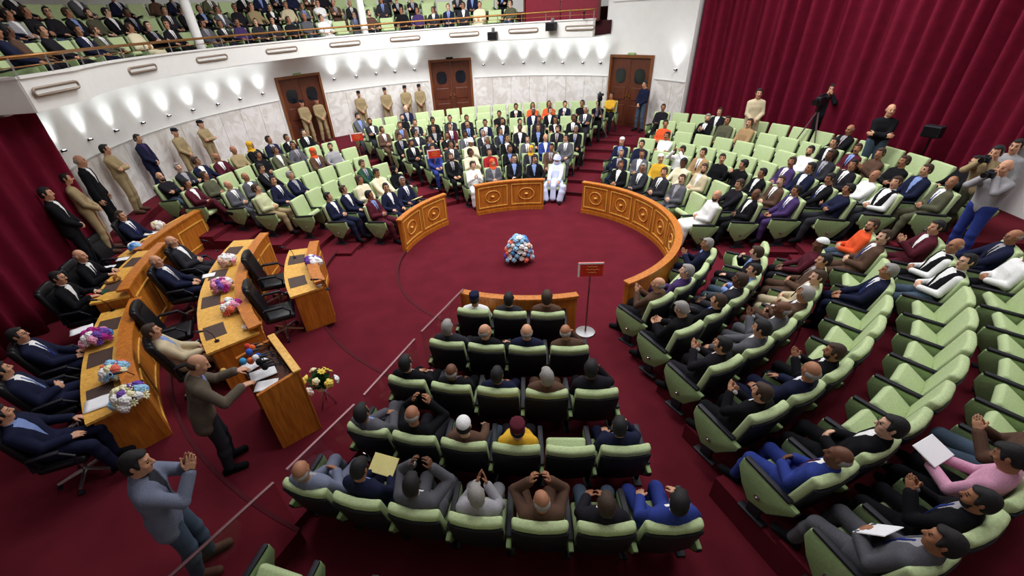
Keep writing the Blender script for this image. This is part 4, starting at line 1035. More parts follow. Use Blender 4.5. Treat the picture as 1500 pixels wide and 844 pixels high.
def bouquet(loc, r, h, cols, label, group='bouquets', n=16, seed=1, name='bouquet', base='vase', flat=1.0, leaves=46):
    o = empty(name, loc); rr = random.Random(seed)
    b = MB()
    if base == 'vase': b.lathe([(.05, 0), (.085, .02), (.075, .06), (.09, .09)], n=14); b.build('vase', M_PAPER, o, True, 40)
    elif base == 'basket': b.lathe([(r*.35, 0), (r*.5, .10), (r*.42, .12)], n=16); b.build('basket', M_WOODD, o, True, 40)
    b = MB()
    for i in range(leaves):
        t = rr.uniform(0, 2*PI); e = rr.uniform(.1, 1.35); d = Vector((math.cos(t)*math.sin(e), math.sin(t)*math.sin(e)*flat, math.cos(e))); p0 = Vector((0, 0, .06)); p1 = p0+Vector((d.x*r, d.y*r, d.z*h))*rr.uniform(.85, 1.12)
        s = d.cross(Vector((0, 0, 1))); s = s.normalized() if s.length > .01 else Vector((1, 0, 0)); m = p0.lerp(p1, .6); w = .022+.02*rr.random()
        b.add([p0, m+s*w, p1, m-s*w, m+Vector((0, 0, .012))], [(0, 1, 4), (1, 2, 4), (2, 3, 4), (3, 0, 4), (0, 3, 2, 1)])
    b.build('foliage', M_LEAF, o)
    for i in range(n):
        g = (i+.5)/n; e = math.acos(1-g*.92); t = i*2.39996; d = Vector((math.cos(t)*math.sin(e), math.sin(t)*math.sin(e)*flat, math.cos(e)))
        f = link('flower_head', flower_mesh('rose' if i % 3 else 'daisy', cols[rr.randrange(len(cols))]), o)
        f.location = (d.x*r, d.y*r, .07+d.z*h); f.rotation_mode = 'QUATERNION'; f.rotation_quaternion = d.to_track_quat('Z', 'Y'); k = rr.uniform(1.0, 1.5); f.scale = (k, k, k)
    tag(o, label, 'flowers', group); return o
def on_desk(px, py, z): x, y = at(px, py, z); return (x, y)
Z3, Z4, Z5, Z1 = .982, .902, .902, .982
bouquet((*on_desk(147, 503, Z3), Z3), .17, .15, ['magenta', 'magenta', 'pink', 'white', 'violet', 'blue'], 'magenta, white and blue bouquet on the lower left desk', 'bouquets on the lower left desk', 22, 2)
bouquet((*on_desk(175, 553, Z3), Z3), .15, .14, ['sky', 'white', 'blue', 'cream', 'sky', 'coral'], 'pale blue and white round bouquet, middle one on the lower left desk', 'bouquets on the lower left desk', 22, 3)
bouquet((*on_desk(196, 590, Z3), Z3), .18, .15, ['white', 'cream', 'sky', 'cream', 'violet', 'white'], 'cream, white and blue bouquet at near end of the lower left desk', 'bouquets on the lower left desk', 24, 4)
bouquet((*on_desk(335, 388, Z4), Z4), .14, .13, ['white', 'peach', 'pink', 'white'], 'white and peach bouquet at far end of the long bowed desk', 'bouquets on the long desk', 16, 5)
bouquet((*on_desk(328, 425, Z4), Z4), .16, .14, ['violet', 'pink', 'white', 'magenta', 'pink'], 'pink and violet bouquet in the middle of the long bowed desk', 'bouquets on the long desk', 20, 6)
bouquet((*on_desk(342, 456, Z4), Z4), .14, .12, ['magenta', 'coral', 'white', 'pink'], 'magenta and white bouquet at near end of the long bowed desk', 'bouquets on the long desk', 16, 7)
bouquet((*on_desk(461, 390, Z5), Z5), .13, .12, ['white', 'white', 'violet', 'pink'], 'white and lilac bouquet on the small desk with empty chairs', 'bouquets on the small desk', 16, 8)
bouquet((*on_desk(235, 336, Z1), Z1), .11, .10, ['white', 'cream', 'peach'], 'small white bouquet on the desk by the left seats', 'bouquets on the far desk', 12, 9)
bouquet((*on_desk(203, 368, Z1), Z1), .11, .10, ['blue', 'sky', 'pink', 'white'], 'blue and pink bouquet on near end of the desk by the guards', 'bouquets on the far desk', 12, 10)
bouquet((*at(760, 384, 0), 0), .30, .56, ['white', 'sky', 'coral', 'blue', 'peach', 'violet', 'white', 'sky'], 'big mixed flower arrangement in the middle of the red arena floor', 'floor flowers', 70, 11, 'flower_arrangement', 'basket', .8)
o = bouquet((-2.42, 4.72, .42), .20, .26, ['cream', 'white', 'peach', 'yellow'], 'green plant stand with pale flowers beside the lectern front', 'floor flowers', 9, 12, 'flower_stand', 'vase', 1.0, 170)
b = MB()
for i in range(3): t = 2*PI*i/3; b.tube([(0, 0, .0), (.05*math.cos(t), .05*math.sin(t), -.12), (.17*math.cos(t), .17*math.sin(t), -.42 if True else -.3)], .011, 6)
b.build('tripod_stand', M_METAL, o, True)
def mv(o, dz): o.location.z += dz
# papers, mats, glasses and small microphones on the desks
k = 0
for px, py, z, w, h, rz, lab, grp in ((120, 484, Z3, .30, .21, .6, 'white paper stack on the lower left desk beside the magenta bouquet', 'papers on the lower left desk'), (148, 590, Z3, .34, .26, .5, 'wide white papers on the lower left desk beside the cream bouquet', 'papers on the lower left desk'),
                         (306, 404, Z4, .22, .16, .3, 'white paper on the long bowed desk, near the grey suited man', 'papers on the long desk'), (222, 342, Z1, .30, .2, .3, 'white papers on the desk by the left seats', 'papers on the far desk'), (180, 380, Z1, .22, .16, .2, 'white note on near end of the desk by the guards', 'papers on the far desk'),
                         (160, 392, 1.142, .20, .14, .2, 'white card on the tall central desk', 'papers on the head desk')):
    x, y = at(px, py, z); paper((x, y, z), rz, w, h, lab, grp, n=3)
for i, (px, py, z, lab) in enumerate(((318, 368, Z4, 'far end of the long bowed desk'), (318, 500, Z4, 'near end of the long bowed desk'), (432, 378, Z5, 'far end of the small desk'), (480, 424, Z5, 'near corner of the small desk'), (165, 455, Z3, 'far end of the lower left desk'), (206, 560, Z3, 'back edge of the lower left desk'))):
    x, y = at(px, py, z); d = Vector((A[0]-x, A[1]-y, 0)).normalized()*-.10
    microphone((x, y, z), (x+d.x, y+d.y, z+.24), 'black', 'thin black desk microphone at the %s' % lab, 'desk microphones', .016)
def tumbler(px, py, z, lab):
    x, y = at(px, py, z); o = empty('glass_bowl', (x, y, z))
    b = MB(); b.lathe([(.03, 0), (.055, .03), (.06, .06), (.054, .06), (.048, .032), (.02, .012)], n=16); b.build('bowl', M_PAPER, o, True, 40)
    b = MB(); b.ball((0, 0, .05), .045, (1, 1, .5), 2); b.build('filling', petal('peach'), o, True)
    tag(o, lab, 'bowl', 'small bowls on the desks')
tumbler(362, 482, Z4, 'small pale bowl near the end of the long bowed desk'); tumbler(468, 420, Z5, 'small pale bowl on the small desk with empty chairs')
# glass balustrade between the platform and the front block
BP = [(-.36, 6.42), (-.98, 5.28), (-1.06, 5.12), (-1.60, 4.02), (-1.68, 3.88), (-2.22, 2.98), (-2.30, 2.84), (-2.95, 1.86)]
def glass_mat():
    m = bpy.data.materials.new('clear_glass'); m.use_nodes = True; nt = m.node_tree; p = nt.nodes['Principled BSDF']
    tr = nt.nodes.new('ShaderNodeBsdfTransparent'); tr.inputs[0].default_value = (.93, .90, .90, 1); gl = nt.nodes.new('ShaderNodeBsdfGlossy'); gl.inputs['Roughness'].default_value = .08
    mx = nt.nodes.new('ShaderNodeMixShader'); mx.inputs[0].default_value = .05
    nt.links.new(tr.outputs[0], mx.inputs[1]); nt.links.new(gl.outputs[0], mx.inputs[2]); nt.links.new(mx.outputs[0], nt.nodes['Material Output'].inputs[0])
    return m
M_GLASS = glass_mat()
for i in range(4):
    p, q = Vector(BP[2*i]), Vector(BP[2*i+1]); d = q-p; L = d.length; rz = math.atan2(d.y, d.x); o = empty('glass_balustrade', ((p.x+q.x)/2, (p.y+q.y)/2, 0), rz)
    b = MB(); b.box((0, 0, .47), (L, .012, .84)); b.build('glass_pane', M_GLASS, o)
    b = MB(); b.box((0, 0, .90), (L, .035, .022), bev=.008); b.build('top_rail', mat('pink_steel', srgb(128, 92, 96), .4, .7, noise=.05), o)
    for s in (-1, 1):
        b = MB(); b.box((s*(L/2-.08), 0, .04), (.05, .05, .08), bev=.008); b.build('clamp', M_METAL, o)
    tag(o, 'glass balustrade panel between platform and front seats, ' + ['farthest, by the arena parapet', 'second from the arena', 'third from the arena', 'nearest, beside the clapping man'][i], 'balustrade', 'glass balustrade panels')
# sign stands
M_SIGN = mat('sign_red', srgb(206, 52, 36), .6, noise=.05); M_SIGNY = mat('sign_gold', srgb(214, 150, 70), .6, noise=.05)
def sign(x, y, z, h, rz, lab, base=True):
    o = empty('sign_stand', (x, y, z), rz)
    if base:
        b = MB(); b.lathe([(.17, 0), (.175, .01), (.165, .025), (.03, .035)], n=28); b.build('base', M_METAL, o, True, 40)
    b = MB(); b.cyl((0, 0, 0), (0, 0, h-.24), .016, n=10); b.build('pole', mat('bronze_pole', srgb(150, 96, 96), .4, .6, noise=.05), o, True, 40)
    b = MB(); b.box((0, 0, h-.12), (.40, .025, .25), bev=.006); p = b.build('board', M_SIGN, o)
    b = MB(); b.box((0, -.014, h-.01), (.40, .006, .028)).box((-.185, -.014, h-.13), (.03, .006, .24)); b.build('board_edge', M_PAPER, p)
    b = MB()
    for dx, dz, w in ((.02, .05, .16), (.03, .0, .20), (.02, -.05, .13)):
        b.tube([(dx-w/2+w*i/8, -.015, h-.12+dz+.010*math.sin(i*2.1)) for i in range(9)], .006, 4)
    b.build('lettering', M_SIGNY, p)
    tag(o, lab, 'sign', 'red signs on stands')
sign(1.71, 6.15, 0, 1.38, R_(-6), 'red sign on a pole with round steel base, in the near aisle')
x, y = at(528, 240, .75); sign(-3.9, 15.75, .66, 1.0, R_(10), 'red sign in the aisle at far left end of the rear middle block')
sign(-1.25, 14.0, .22, 1.15, R_(8), 'red sign beside the aisle, amid the rear middle block front rows')
# ------------------------------------------------------------------ who sits where (approximate head positions in the photo, snapped to the nearest seat of the block)
OCC = {}
OCC['L'] = """559,296 Jmr k lap|499,287 Jnv k clasp|522,280 Jnv d lap|573,282 Jnv k right|595,268 Jnv g lap ye|540,267 Rcr d clasp|567,257 Tbk sbk left|543,250 Rcr k lap|532,238 Jgn d lap
389,281 Tpg d clasp kh|414,271 Jnv k lap|438,264 Jnv g lap|482,216 Tlg k right|457,222 Jbr sor lap|435,216 Jgy k lap|365,261 Jgy b clasp|386,246 Jbk k lap|337,271 Jgy b clasp|413,228 Jol d left|415,203 Jbk k lap
439,195 Jbk k lap|388,208 Jnv k clasp|402,190 Tbk k lap|343,223 Tkh b lap|365,197 Tbk sye lap|315,260 Tol d lap|289,273 Jmr k lap|316,235 Jmr b left|291,244 Jnv d lap|266,258 Jch g lap|243,262 Tdk b folded"""
OCC['M'] = """690,242 Rwh k clap|722,234 Jgy sor clasp|753,234 Jbk k lap|786,233 Jbk k lap|654,236 Jbk d lap|684,227 Rcr k clap|745,218 Jbk d lap|774,219 Jch sye lap|816,233 Rvw vvw lap|721,222 Trd k lap
645,204 Jmr k lap|677,208 Rcr wwh clap|705,204 Jgy k lap|738,206 Jbk k left|764,200 Jgy k lap|783,192 Jbk d lap|806,196 Jbl b lap|821,200 Jgy k right|620,216 Jbl k lap|592,212 Jbk k lap|660,212 Jch k lap
847,190 Jbk g lap|563,200 Jbr d lap|594,192 Jbk k lap|620,190 Jch k lap|641,185 Jbk k folded|666,174 Jch k lap|689,172 Jdk d lap|722,174 Tbk k lap|751,177 Jbk k lap|772,176 Tcr k lap|798,176 Tdk d lap|821,174 Jbk k lap|847,175 Jbk d lap|666,196 Jbk k lap|857,178 Jch w lap
542,189 Jch d lap|566,186 Jbr d lap|519,174 Jgy k lap|593,170 Tbk k folded|618,184 Jdk d lap|895,155 Tye k lap|870,160 Jbk k lap|781,153 Tor lbk lap|799,150 Tor lbk lap|822,151 Jnv k lap|847,149 Tbk k lap|736,196 Jch k lap|700,186 Jch g lap|640,196 Jdk k lap|713,214 Jdk g lap|629,172 Tbk k lap"""
OCC['R'] = """896,250 Jnv g clasp|917,251 Jgy k clasp|945,258 Jbk sbr lap|976,267 Jch d clasp|994,278 Jgy d lap|1024,297 Rwh b clasp|899,233 Jbk d lap|931,237 Jch g lap|961,242 Tye cwh lap|987,244 Tcr k lap|1020,254 Jbe d clasp|1030,236 Jtn k lap
919,201 Jnv cwh lap|948,214 Tnv k lap|977,207 Twh k lap|1000,225 Twh k raised|963,183 Tor k clasp|944,160 Tdk d lap|1061,244 Tbk k left|1077,257 Tdk d lap|1096,266 Tbk k chin|1087,294 Jbk b clasp|1050,168 Jdk d lap|1046,182 Jbk g lap|1076,175 Tol d lap|1103,177 Ttn d lap
1240,192 Jbk b lap|1428,262 Tbk k lap|1116,240 Jbk k lap|1140,254 Jbr d lap|1129,275 Jpu d clasp|1153,292 Jgy g clasp|1157,271 Jpu k lap|1180,278 Tch g lap|1176,221 Twh k lap|1180,233 Jnv k lap|1205,242 Jbk k lap|1212,225 Jch d lap|1234,234 Jdk k clasp|1230,256 Jbk k lap|1255,268 Tnv k folded
1217,299 Tbk k cross|1275,215 Jmr d clasp|1301,227 Tbr d lap|1333,237 Tbk d folded|1359,254 Jnv d lap|1396,258 Jol b clasp|1294,252 Twh b lap|1304,269 Vbk d clasp|1283,282 Jgy k cross|1322,282 Tnv mdk lap"""
OCC['N'] = """1039,353 Jnv g clap|1010,394 Jpu g clasp|976,410 Tbr b clap|949,425 Tbr k knees|1112,360 Jdk d chin|1106,389 Jlb k clasp je|1072,421 Jch d lap|1051,436 Jbk d lap|1019,453 Jbk g read
1195,352 Tmr cwh lap|1193,368 Rtn d lap|1191,383 Jbr k clasp|1186,402 Jbe d clasp|1176,432 Jbr g lap|1148,453 Jgy b clap|1108,476 Jgy k lap|1055,508 Jdk k clap
1263,347 Tor d clasp|1276,360 Jbr d lap|1293,387 Jnv g lap|1228,511 Jbk d clap|1188,544 Jnv b right|1146,572 Jbk d clap|1354,340 Jmr k lap|1375,353 Vbk b clasp|1396,387 Vbk k clasp|1300,617 Jbk k clasp|1244,658 Jbl b clasp
1428,350 Jbk b lap|1470,360 Jnv b lap|1500,365 Twh mmr lap|1495,600 Tcr lbr lap|1480,690 Tpk k read|1440,743 Jbk k clap|1385,783 Jgy k clasp|1500,640 Tbr k lap|1498,660 Jdk k lap"""
OCC['C'] = """697,443 Twh mnv lap|745,448 Jch k lap|815,447 Tbr d lap|652,495 Jch g lap|712,495 Jbk b right|772,495 Jnv b lap|840,497 Jbr b chin|605,535 Jbk k lap|668,545 Jbk b lap|748,545 Jnv k lap|803,552 Jbr g clasp|876,553 Jdk k chin
518,607 Jgy k cross|607,615 Tbk b raised|687,628 Tbr cwh knees|765,638 Tye mmr lap|916,628 Jnv k chin|443,695 Jsb b clasp|520,710 Jnv k read|620,720 Jgy k raised|700,740 Jlg g clap|795,738 Jbr b raised|892,737 Jdk d lap je|990,735 Jbl k right
662,864 Jgy k knees|898,883 Tbe k knees be|1021,882 Jbl k lap"""
OCC['G'] = """8,25 Jlg k clasp|38,20 Tdk d clasp|79,14 Tdk k lap|106,22 Jdk d lap|124,44 Jnv k lap|147,16 Jbk k lap|193,38 Rcr d clasp|215,45 Jbk k lap|234,20 Jch k lap|256,30 Jdk d lap|289,25 Jgy k lap|302,5 Jbk k lap|338,3 Tdk k lap|352,25 Tpu k lap|373,19 Tkh d lap|395,8 Jbk k lap
402,20 Jch k lap|421,8 Tbe d lap|452,18 Tgy b lap|470,14 Rwh k lap|480,24 Rwh k lap|505,12 Jch b clasp|527,22 Jgy k lap|546,16 Tbr d lap|565,8 Jch k lap|595,14 Tbk k lap|614,16 Tpu d lap|633,14 Jch k lap|712,4 Rcr k clasp|738,-4 Jbk k lap|410,2 Jdk k lap|440,4 Jgy k lap|268,5 Jdk k lap|175,8 Jbk k lap|60,30 Tdk k lap|20,3 Jdk k lap|578,4 Jbk k lap|690,-4 Jnv k lap"""
def parse(s):
    out = []
    for e in s.replace('\n', '|').split('|'):
        f = e.split(); px, py = f[0].split(',')
        top = f[1][0]; tc = f[1][1:]; hr = f[2]; ex = f[4] if len(f) > 4 else None
        sp = dict(top=top, topc=tc); hk = hr[0]
        if len(hr) == 1: sp['hair'] = hk
        else: sp['hair'] = {'w': 't'}.get(hk, hk); sp['hairc'] = hr[1:]
        if hk == 'l': sp['hairc'] = 'd'
        if ex: sp['ex'] = ex
        out.append((float(px), float(py), sp, f[3]))
    return out
ORD = 'first second third fourth fifth sixth seventh eighth ninth tenth eleventh twelfth thirteenth fourteenth fifteenth sixteenth seventeenth eighteenth'.split()
def nth(i): return ORD[i] if i < len(ORD) else '%dth' % (i+1)
HAIRT = {'k': 'black-haired', 'd': 'brown-haired', 'g': 'grey-haired', 'w': 'white-haired', 'b': 'balding'}
POST = {'clap': 'clapping', 'clasp': 'hands clasped', 'chin': 'hand at chin', 'folded': 'arms folded', 'cross': 'legs crossed', 'read': 'hands held up, head bent', 'raised': 'hands raised to head', 'knees': 'knees apart', 'right': 'head turned', 'left': 'head turned'}
BLKN = {'L': 'left block', 'M': 'rear middle block', 'R': 'rear right block', 'N': 'near right block', 'C': 'nearest middle block', 'G': 'gallery'}
AUX = random.Random(21)
def describe(sp, ps):
    t, c = sp['top'], COLNAME[sp['topc']]
    gar = {'J': c+' suit', 'V': c+' waistcoat', 'R': c+' robe', 'T': c+' top'}[t]
    h = sp.get('hair', 'k')
    if h in HAIRT: w = HAIRT[h]+' person in '+gar
    else: w = 'person in %s, %s' % (gar, {'c': 'skullcap', 'm': 'cap', 't': 'turban', 'v': 'veil', 's': 'headscarf', 'l': 'long hair'}[h])
    return w
SEATED = []
for B in 'LMRNCG':
    seats = [(k, i, s) for k, row in enumerate(BLK[B]) for i, s in enumerate(row)]
    prj = [project(head_of(s, CENT[B])) for _, _, s in seats]
    people = parse(OCC[B])
    cand = sorted((math.hypot(p[0]-q[0], (p[1]-q[1])*1.3), a, b) for a, p in enumerate(people) for b, q in enumerate(prj))
    pa, sb = {}, {}
    for d, a, b in cand:
        if a in pa or b in sb or d > 60: continue
        pa[a] = b; sb[b] = a
    for b, (k, i, s) in enumerate(seats):
        row = BLK[B][k]; n = len(row); x, y, z, a = s
        if B == 'G' and not (-60 < prj[b][0] < 790 and prj[b][1] < 90): continue
        if B == 'G' and prj[b][1] < -22: continue
        if B == 'N' and prj[b][0] > 1600: continue
        c = CENT[B]; rz = math.atan2(-(c[0]-x), c[1]-y)
        # photo order of the row, left to right (or top to bottom where the row runs towards the viewer)
        order = sorted(range(n), key=lambda j: prj[b-i+j][0] if B in 'LMCG' or (B == 'R') else -prj[b-i+j][1])
        pos = order.index(i); wh = 'from left' if B != 'N' else 'from near end'
        place = '%s %s, %s row, %s' % (nth(pos), wh, nth(k), BLKN[B])
        # which stanchions belong to this chair; rows R and N run anticlockwise
        first = (i == 0); last = (i == n-1)
        own, oth = ('L', 'R') if B in 'RNC' else ('R', 'L')     # the side facing the neighbour with the lower index
        e = own+(oth if last else '')
        sp_ = people[sb[b]] if b in sb else None
        if sp_ is None and B == 'M' and AUX.random() < (.90 if 0 < k < 5 else .6 if k == 5 else .3 if k == 6 else .16 if k == 7 else 0):
            sp_ = (*prj[b], dict(top='J', topc=AUX.choice(['bk', 'ch', 'nv', 'dk', 'gy', 'bk', 'br', 'dk']), hair=AUX.choice('kkkddbg')), 'lap')
        if sp_ is None and B == 'G' and AUX.random() < (.42 if k == 0 else .55) and not 40 < prj[b][0] < 100:
            sp_ = (*prj[b], dict(top=AUX.choice('JJT'), topc=AUX.choice(['bk', 'ch', 'dk', 'dk', 'gy', 'br', 'nv', 'ol']), hair=AUX.choice('kkkdd')), 'lap')
        ch = chair((x, y, z), rz, e, folded=sp_ is None, name='auditorium_chair' if B != 'G' else 'gallery_chair')
        if first: bolt(ch, own)
        if last: bolt(ch, oth)
        col = 'black-backed green chair' if B in 'C' else 'green chair'
        tag(ch, ('empty ' if sp_ is None else 'occupied ')+col+', '+place, 'chair', 'green chairs of the '+BLKN[B])
        if sp_ is None: continue
        sp, ps = dict(sp_[2]), sp_[3]
        if ps == 'lap' and B == 'G': ps = AUX.choice(['lap', 'right', 'folded', 'left'])
        elif ps == 'lap' and B != 'C': ps = AUX.choice(['lap', 'lap', 'clasp', 'right' if B in 'L' else 'lap', 'folded', 'left', 'cross', 'knees', 'clap'])
        ex = sp.pop('ex', None)
        if ex in ('je', 'be', 'kh'): sp['legs'] = ex
        elif sp['top'] in 'TV': sp['legs'] = AUX.choice(['bk', 'dk', 'ch', 'je'])
        sp['skin'] = AUX.choice([0, 0, 1, 1, 2, 1, 3 if AUX.random() < .3 else 0])
        if sp['top'] == 'J':
            sp['shirt'] = AUX.choice(['wh', 'wh', 'lb', 'wh', 'lg']); sp['tie'] = AUX.choice([None, None, 'mr', 'bk', 'bl'])
        if AUX.random() < .25 and sp.get('hair') not in 'svl': sp['mou'] = 'k' if sp['hair'] in 'kd' else 'g'
        elif AUX.random() < .12 and sp.get('hair') not in 'svl': sp['beard'] = 'k'
        if AUX.random() < .14 and sp.get('hair') not in 'sv': sp['glasses'] = 1
        lab = describe(sp, ps)+', '+place
        sc = AUX.uniform(.90, .97)
        o = person(pose(ps, {'C': None, 'N': .0115}.get(B, .0175)), sp, (x, y, z), rz+R_(AUX.uniform(-6, 6)), sc, lab, 'seated people of the '+BLKN[B])
        SEATED.append((B, sp_[0], sp_[1], o, ex))
def who(px, py):
    return min(SEATED, key=lambda t: math.hypot(t[1]-px, t[2]-py))[3]
# ------------------------------------------------------------------ people standing along the wall and elsewhere
def stand(px, py, ps, sp, label, z=.68, R=8.12, face=None, sc=.95, a=None, pos=None, group='people standing along the wall'):
    hz = z+1.62*sc; hx, hy = at(px, py, hz)
    if R:
        if a is None: a = min(np.arange(-122, 70, .25), key=lambda q: abs(project((*pol(CW, R, q), hz))[0]-px))
        hx, hy = pol(CW, R, a); rz = R_(180-a)
    else: rz = math.atan2(-(A[0]-hx), A[1]-hy)
    if pos: hx, hy = pos
    if face is not None: rz = R_(face)
    return person(pose(ps, .013), sp, (hx, hy, z), rz, sc, label, group)
G_ = dict(top='T', topc='kh', legs='kh', hair='m', hairc='dk', uniform=1, shoe='br')
stand(72, 262, 'guard', dict(topc='bk', hair='k'), 'person in black suit at far left against the curtain', .80, None, face=-62, sc=1.0, pos=(-8.02, 8.42))
stand(93, 247, 'guard', dict(G_, hair='k'), 'khaki uniformed guard at far left, between two black suits', .87, 8.3, a=-119, sc=1.0)
stand(123, 229, 'stand', dict(topc='bk', hair='b', shirt='wh'), 'balding person in black suit standing at the left wall', .87, 8.3, a=-110.5, sc=1.04)
stand(155, 221, 'crossed', dict(G_, hair='k'), 'khaki uniformed guard, arms crossed, right of the standing black suit', .87, 8.3, sc=1.0)
stand(202, 207, 'guard', dict(topc='nv', shirt='pu', hair='k', tie='pu'), 'person in navy suit and purple shirt standing at left wall', .87, 8.3, sc=.96)
stand(257, 189, 'guard', dict(G_), 'khaki guard in dark cap, left one of two under the fifth uplight', .76)
stand(294, 182, 'crossed', dict(G_), 'khaki guard in dark cap, arms crossed, second left of the left door', .76)
stand(437, 158, 'guard', dict(G_), 'khaki guard on left side of the left wooden door', .68, 8.2, a=-43.8)
stand(463, 147, 'guard', dict(G_), 'khaki guard on right side of the left wooden door', .68, 8.2, a=-39.5)
stand(525, 141, 'guard', dict(G_), 'khaki guard alone between left door and the trio of guards', .69)
stand(564, 132, 'guard', dict(G_), 'khaki guard, first of three left of the middle door', .69)
stand(593, 124, 'guard', dict(G_), 'khaki guard, middle one of three left of the middle door', .69)
stand(614, 121, 'guard', dict(G_), 'khaki guard closest to the left side of the middle door', .69)
stand(962, 117, 'guard', dict(top='T', topc='nv', legs='je', hair='k'), 'person in dark sweater and jeans standing right of the right door', .74, 8.1, a=60)
o = stand(1112, 137, 'guard', dict(G_, topc='be', legs='be', hair='k'), 'pale khaki guard standing before the red curtain', .80, None, face=165, sc=1.0)
o = stand(1304, 162, 'crossed', dict(top='T', topc='bk', legs='je', hair='b', skin=0), 'balding person in black T-shirt and jeans, arms crossed, before the curtain', .80, None, face=140, sc=1.0)
o = stand(1219, 130, 'camera', dict(top='T', topc='bk', legs='bk', hair='k'), 'dark dressed camera operator behind the tripod at the curtain', .80, None, face=140, sc=1.0)
# photographers at the right edge
PH = [(*at(1474, 246, 2.2), 'camera', dict(top='T', topc='lg', legs='bl', hair='b'), 100, 'photographer in grey shirt and blue jeans at the right edge'), (*at(1462, 222, 2.22), 'camera', dict(top='T', topc='kh', legs='ol', hair='k'), 110, 'photographer in khaki jacket at the end of the red curtain'), (*at(1494, 206, 2.3), 'stand', dict(top='T', topc='lg', legs='dk', hair='k'), 105, 'person in pale top standing behind the two photographers at right edge')]
def camera_thing(o, fwd, z, lab):
    """a stills camera held in front of the face of standing person o"""
    rz = o.rotation_euler.z; p = o.location+Vector((-math.sin(rz)*fwd, math.cos(rz)*fwd, z))
    c = empty('photo_camera', p, rz)
    b = MB(); b.box((0, 0, 0), (.14, .06, .10), bev=.012).box((0, 0, .06), (.06, .05, .04), bev=.01); b.build('camera_body', M_BLACK, c)
    b = MB(); b.cyl((0, .03, 0), (0, .13, 0), .036, .042); b.build('lens', M_DARKM, c, True, 40)
    tag(c, lab, 'camera', 'cameras held by photographers')
for i, (x, y, ps, sp, f, lab) in enumerate(PH):
    o = person(pose(ps), sp, (x, y, .60), R_(f), .99, lab, 'photographers')
    if ps == 'camera': camera_thing(o, .27, 1.53, ['black camera of the photographer in grey shirt', 'black camera of the photographer in khaki'][min(i, 1)])
# television camera on tripod by the curtain, another by the right door, a lamp stand
def tripod(x, y, z, h, rz, lab, head='cam'):
    o = empty('tripod', (x, y, z), rz)
    for i in range(3):
        t = 2*PI*i/3+.5; b = MB(); b.tube([(0, 0, h-.05), (.48*math.cos(t)*h/1.4, .48*math.sin(t)*h/1.4, .02)], [.022, .014], 6).cyl((.48*math.cos(t)*h/1.4, .48*math.sin(t)*h/1.4, 0), (.48*math.cos(t)*h/1.4, .48*math.sin(t)*h/1.4, .03), .022, n=8); b.build('leg', mat('tripod_grey', srgb(120, 96, 104), .4, .6, noise=.05), o, True, 40)
    b = MB(); b.cyl((0, 0, h-.12), (0, 0, h+.04), .04).box((0, 0, h+.05), (.10, .14, .03), bev=.01); b.build('tripod_head', M_DARKM, o)
    tag(o, lab[0], 'tripod', 'tripods')
    c = empty('video_camera', (x, y, z+h+.065), rz)
    b = MB(); b.box((0, 0, .10), (.14, .42, .20), bev=.02).box((0, .02, .24), (.05, .26, .04), bev=.012); b.build('camera_body', M_BLACK, c)
    b = MB(); b.cyl((0, .21, .10), (0, .36, .10), .055, .07); b.build('lens', M_DARKM, c, True, 40)
    b = MB(); b.box((-.10, -.10, .16), (.08, .12, .07), bev=.012); b.build('viewfinder', M_DARKM, c)
    tag(c, lab[1], 'camera', 'video cameras on tripods')
x, y = at(1203, 150, 2.30); tripod(x, y, .78, 1.40, R_(120), ('dark tripod standing before the red curtain', 'black video camera on the tripod before the red curtain'))
x, y = at(874, 200, .70); tripod(x, y, .70, 1.15, R_(170), ('dark tripod at the top of the aisle by the right door', 'black video camera near the right door'))
o = empty('spotlight_stand', (10.15, 9.95, .70), R_(110))
b = MB(); b.cyl((0, 0, 0), (0, 0, 1.15), .018, n=8)
for i in range(3): t = 2*PI*i/3; b.tube([(0, 0, .35), (.3*math.cos(t), .3*math.sin(t), .01)], .012, 6)
b.build('stand', M_DARKM, o, True, 40)
b = MB(); b.box((0, .02, 1.27), (.34, .20, .24), bev=.02); b.build('lamp_housing', M_BLACK, o)
b = MB(); b.box((0, .125, 1.27), (.28, .01, .18)); b.build('lamp_face', M_DARKM, o)
tag(o, 'black spotlight on a stand before the right curtain, right of the T-shirt person', 'spotlight')
# ------------------------------------------------------------------ the men on the platform with their chairs
def toward(x, y, t=A): return math.atan2(-(t[0]-x), t[1]-y)
def presid(x, y, z, ps, sp, lab, clab, face=None, sc=.96):
    rz = toward(x, y) if face is None else R_(face)
    office_chair((x, y, z), rz, clab)
    if ps: person(pose(ps), sp, (x-.02*math.sin(rz), y, z+.085), rz, sc, lab, 'people seated on the platform')
def ondais(R, px, py, z): 
    hx, hy = at(px, py, z); a = azi(hx, hy); return pol(A, R, a)
presid(*ondais(8.30, 50, 490, 1.42), .24, 'lap', dict(topc='nv', hair='k', glasses=1, tie='bl'), 'person with glasses in dark suit, far one of three at the lower left desk', 'black office chair, far one of three at the lower left desk')
presid(*ondais(8.30, 30, 538, 1.42), .24, 'clasp', dict(topc='nv', hair='k', mou='k', tie='lb'), 'moustached person in navy suit, middle one at the lower left desk', 'black office chair, middle one at the lower left desk')
presid(*ondais(8.28, 42, 600, 1.42), .24, 'left', dict(topc='nv', hair='k', shirt='lb'), 'person in navy suit, nearest one at the lower left desk', 'black office chair, nearest one at the lower left desk', face=-70)
presid(*ondais(8.42, 115, 380, 1.50), .32, 'desk', dict(topc='bk', hair='b', tie='nv'), 'balding person in black suit, farther one behind the tall central desk', 'black office chair, farther one behind the tall central desk')
presid(*ondais(8.40, 86, 412, 1.50), .32, 'desk', dict(topc='bk', hair='k', glasses=1, mou='k'), 'person in black suit with papers, nearer one behind the tall central desk', 'black office chair, nearer one behind the tall central desk')
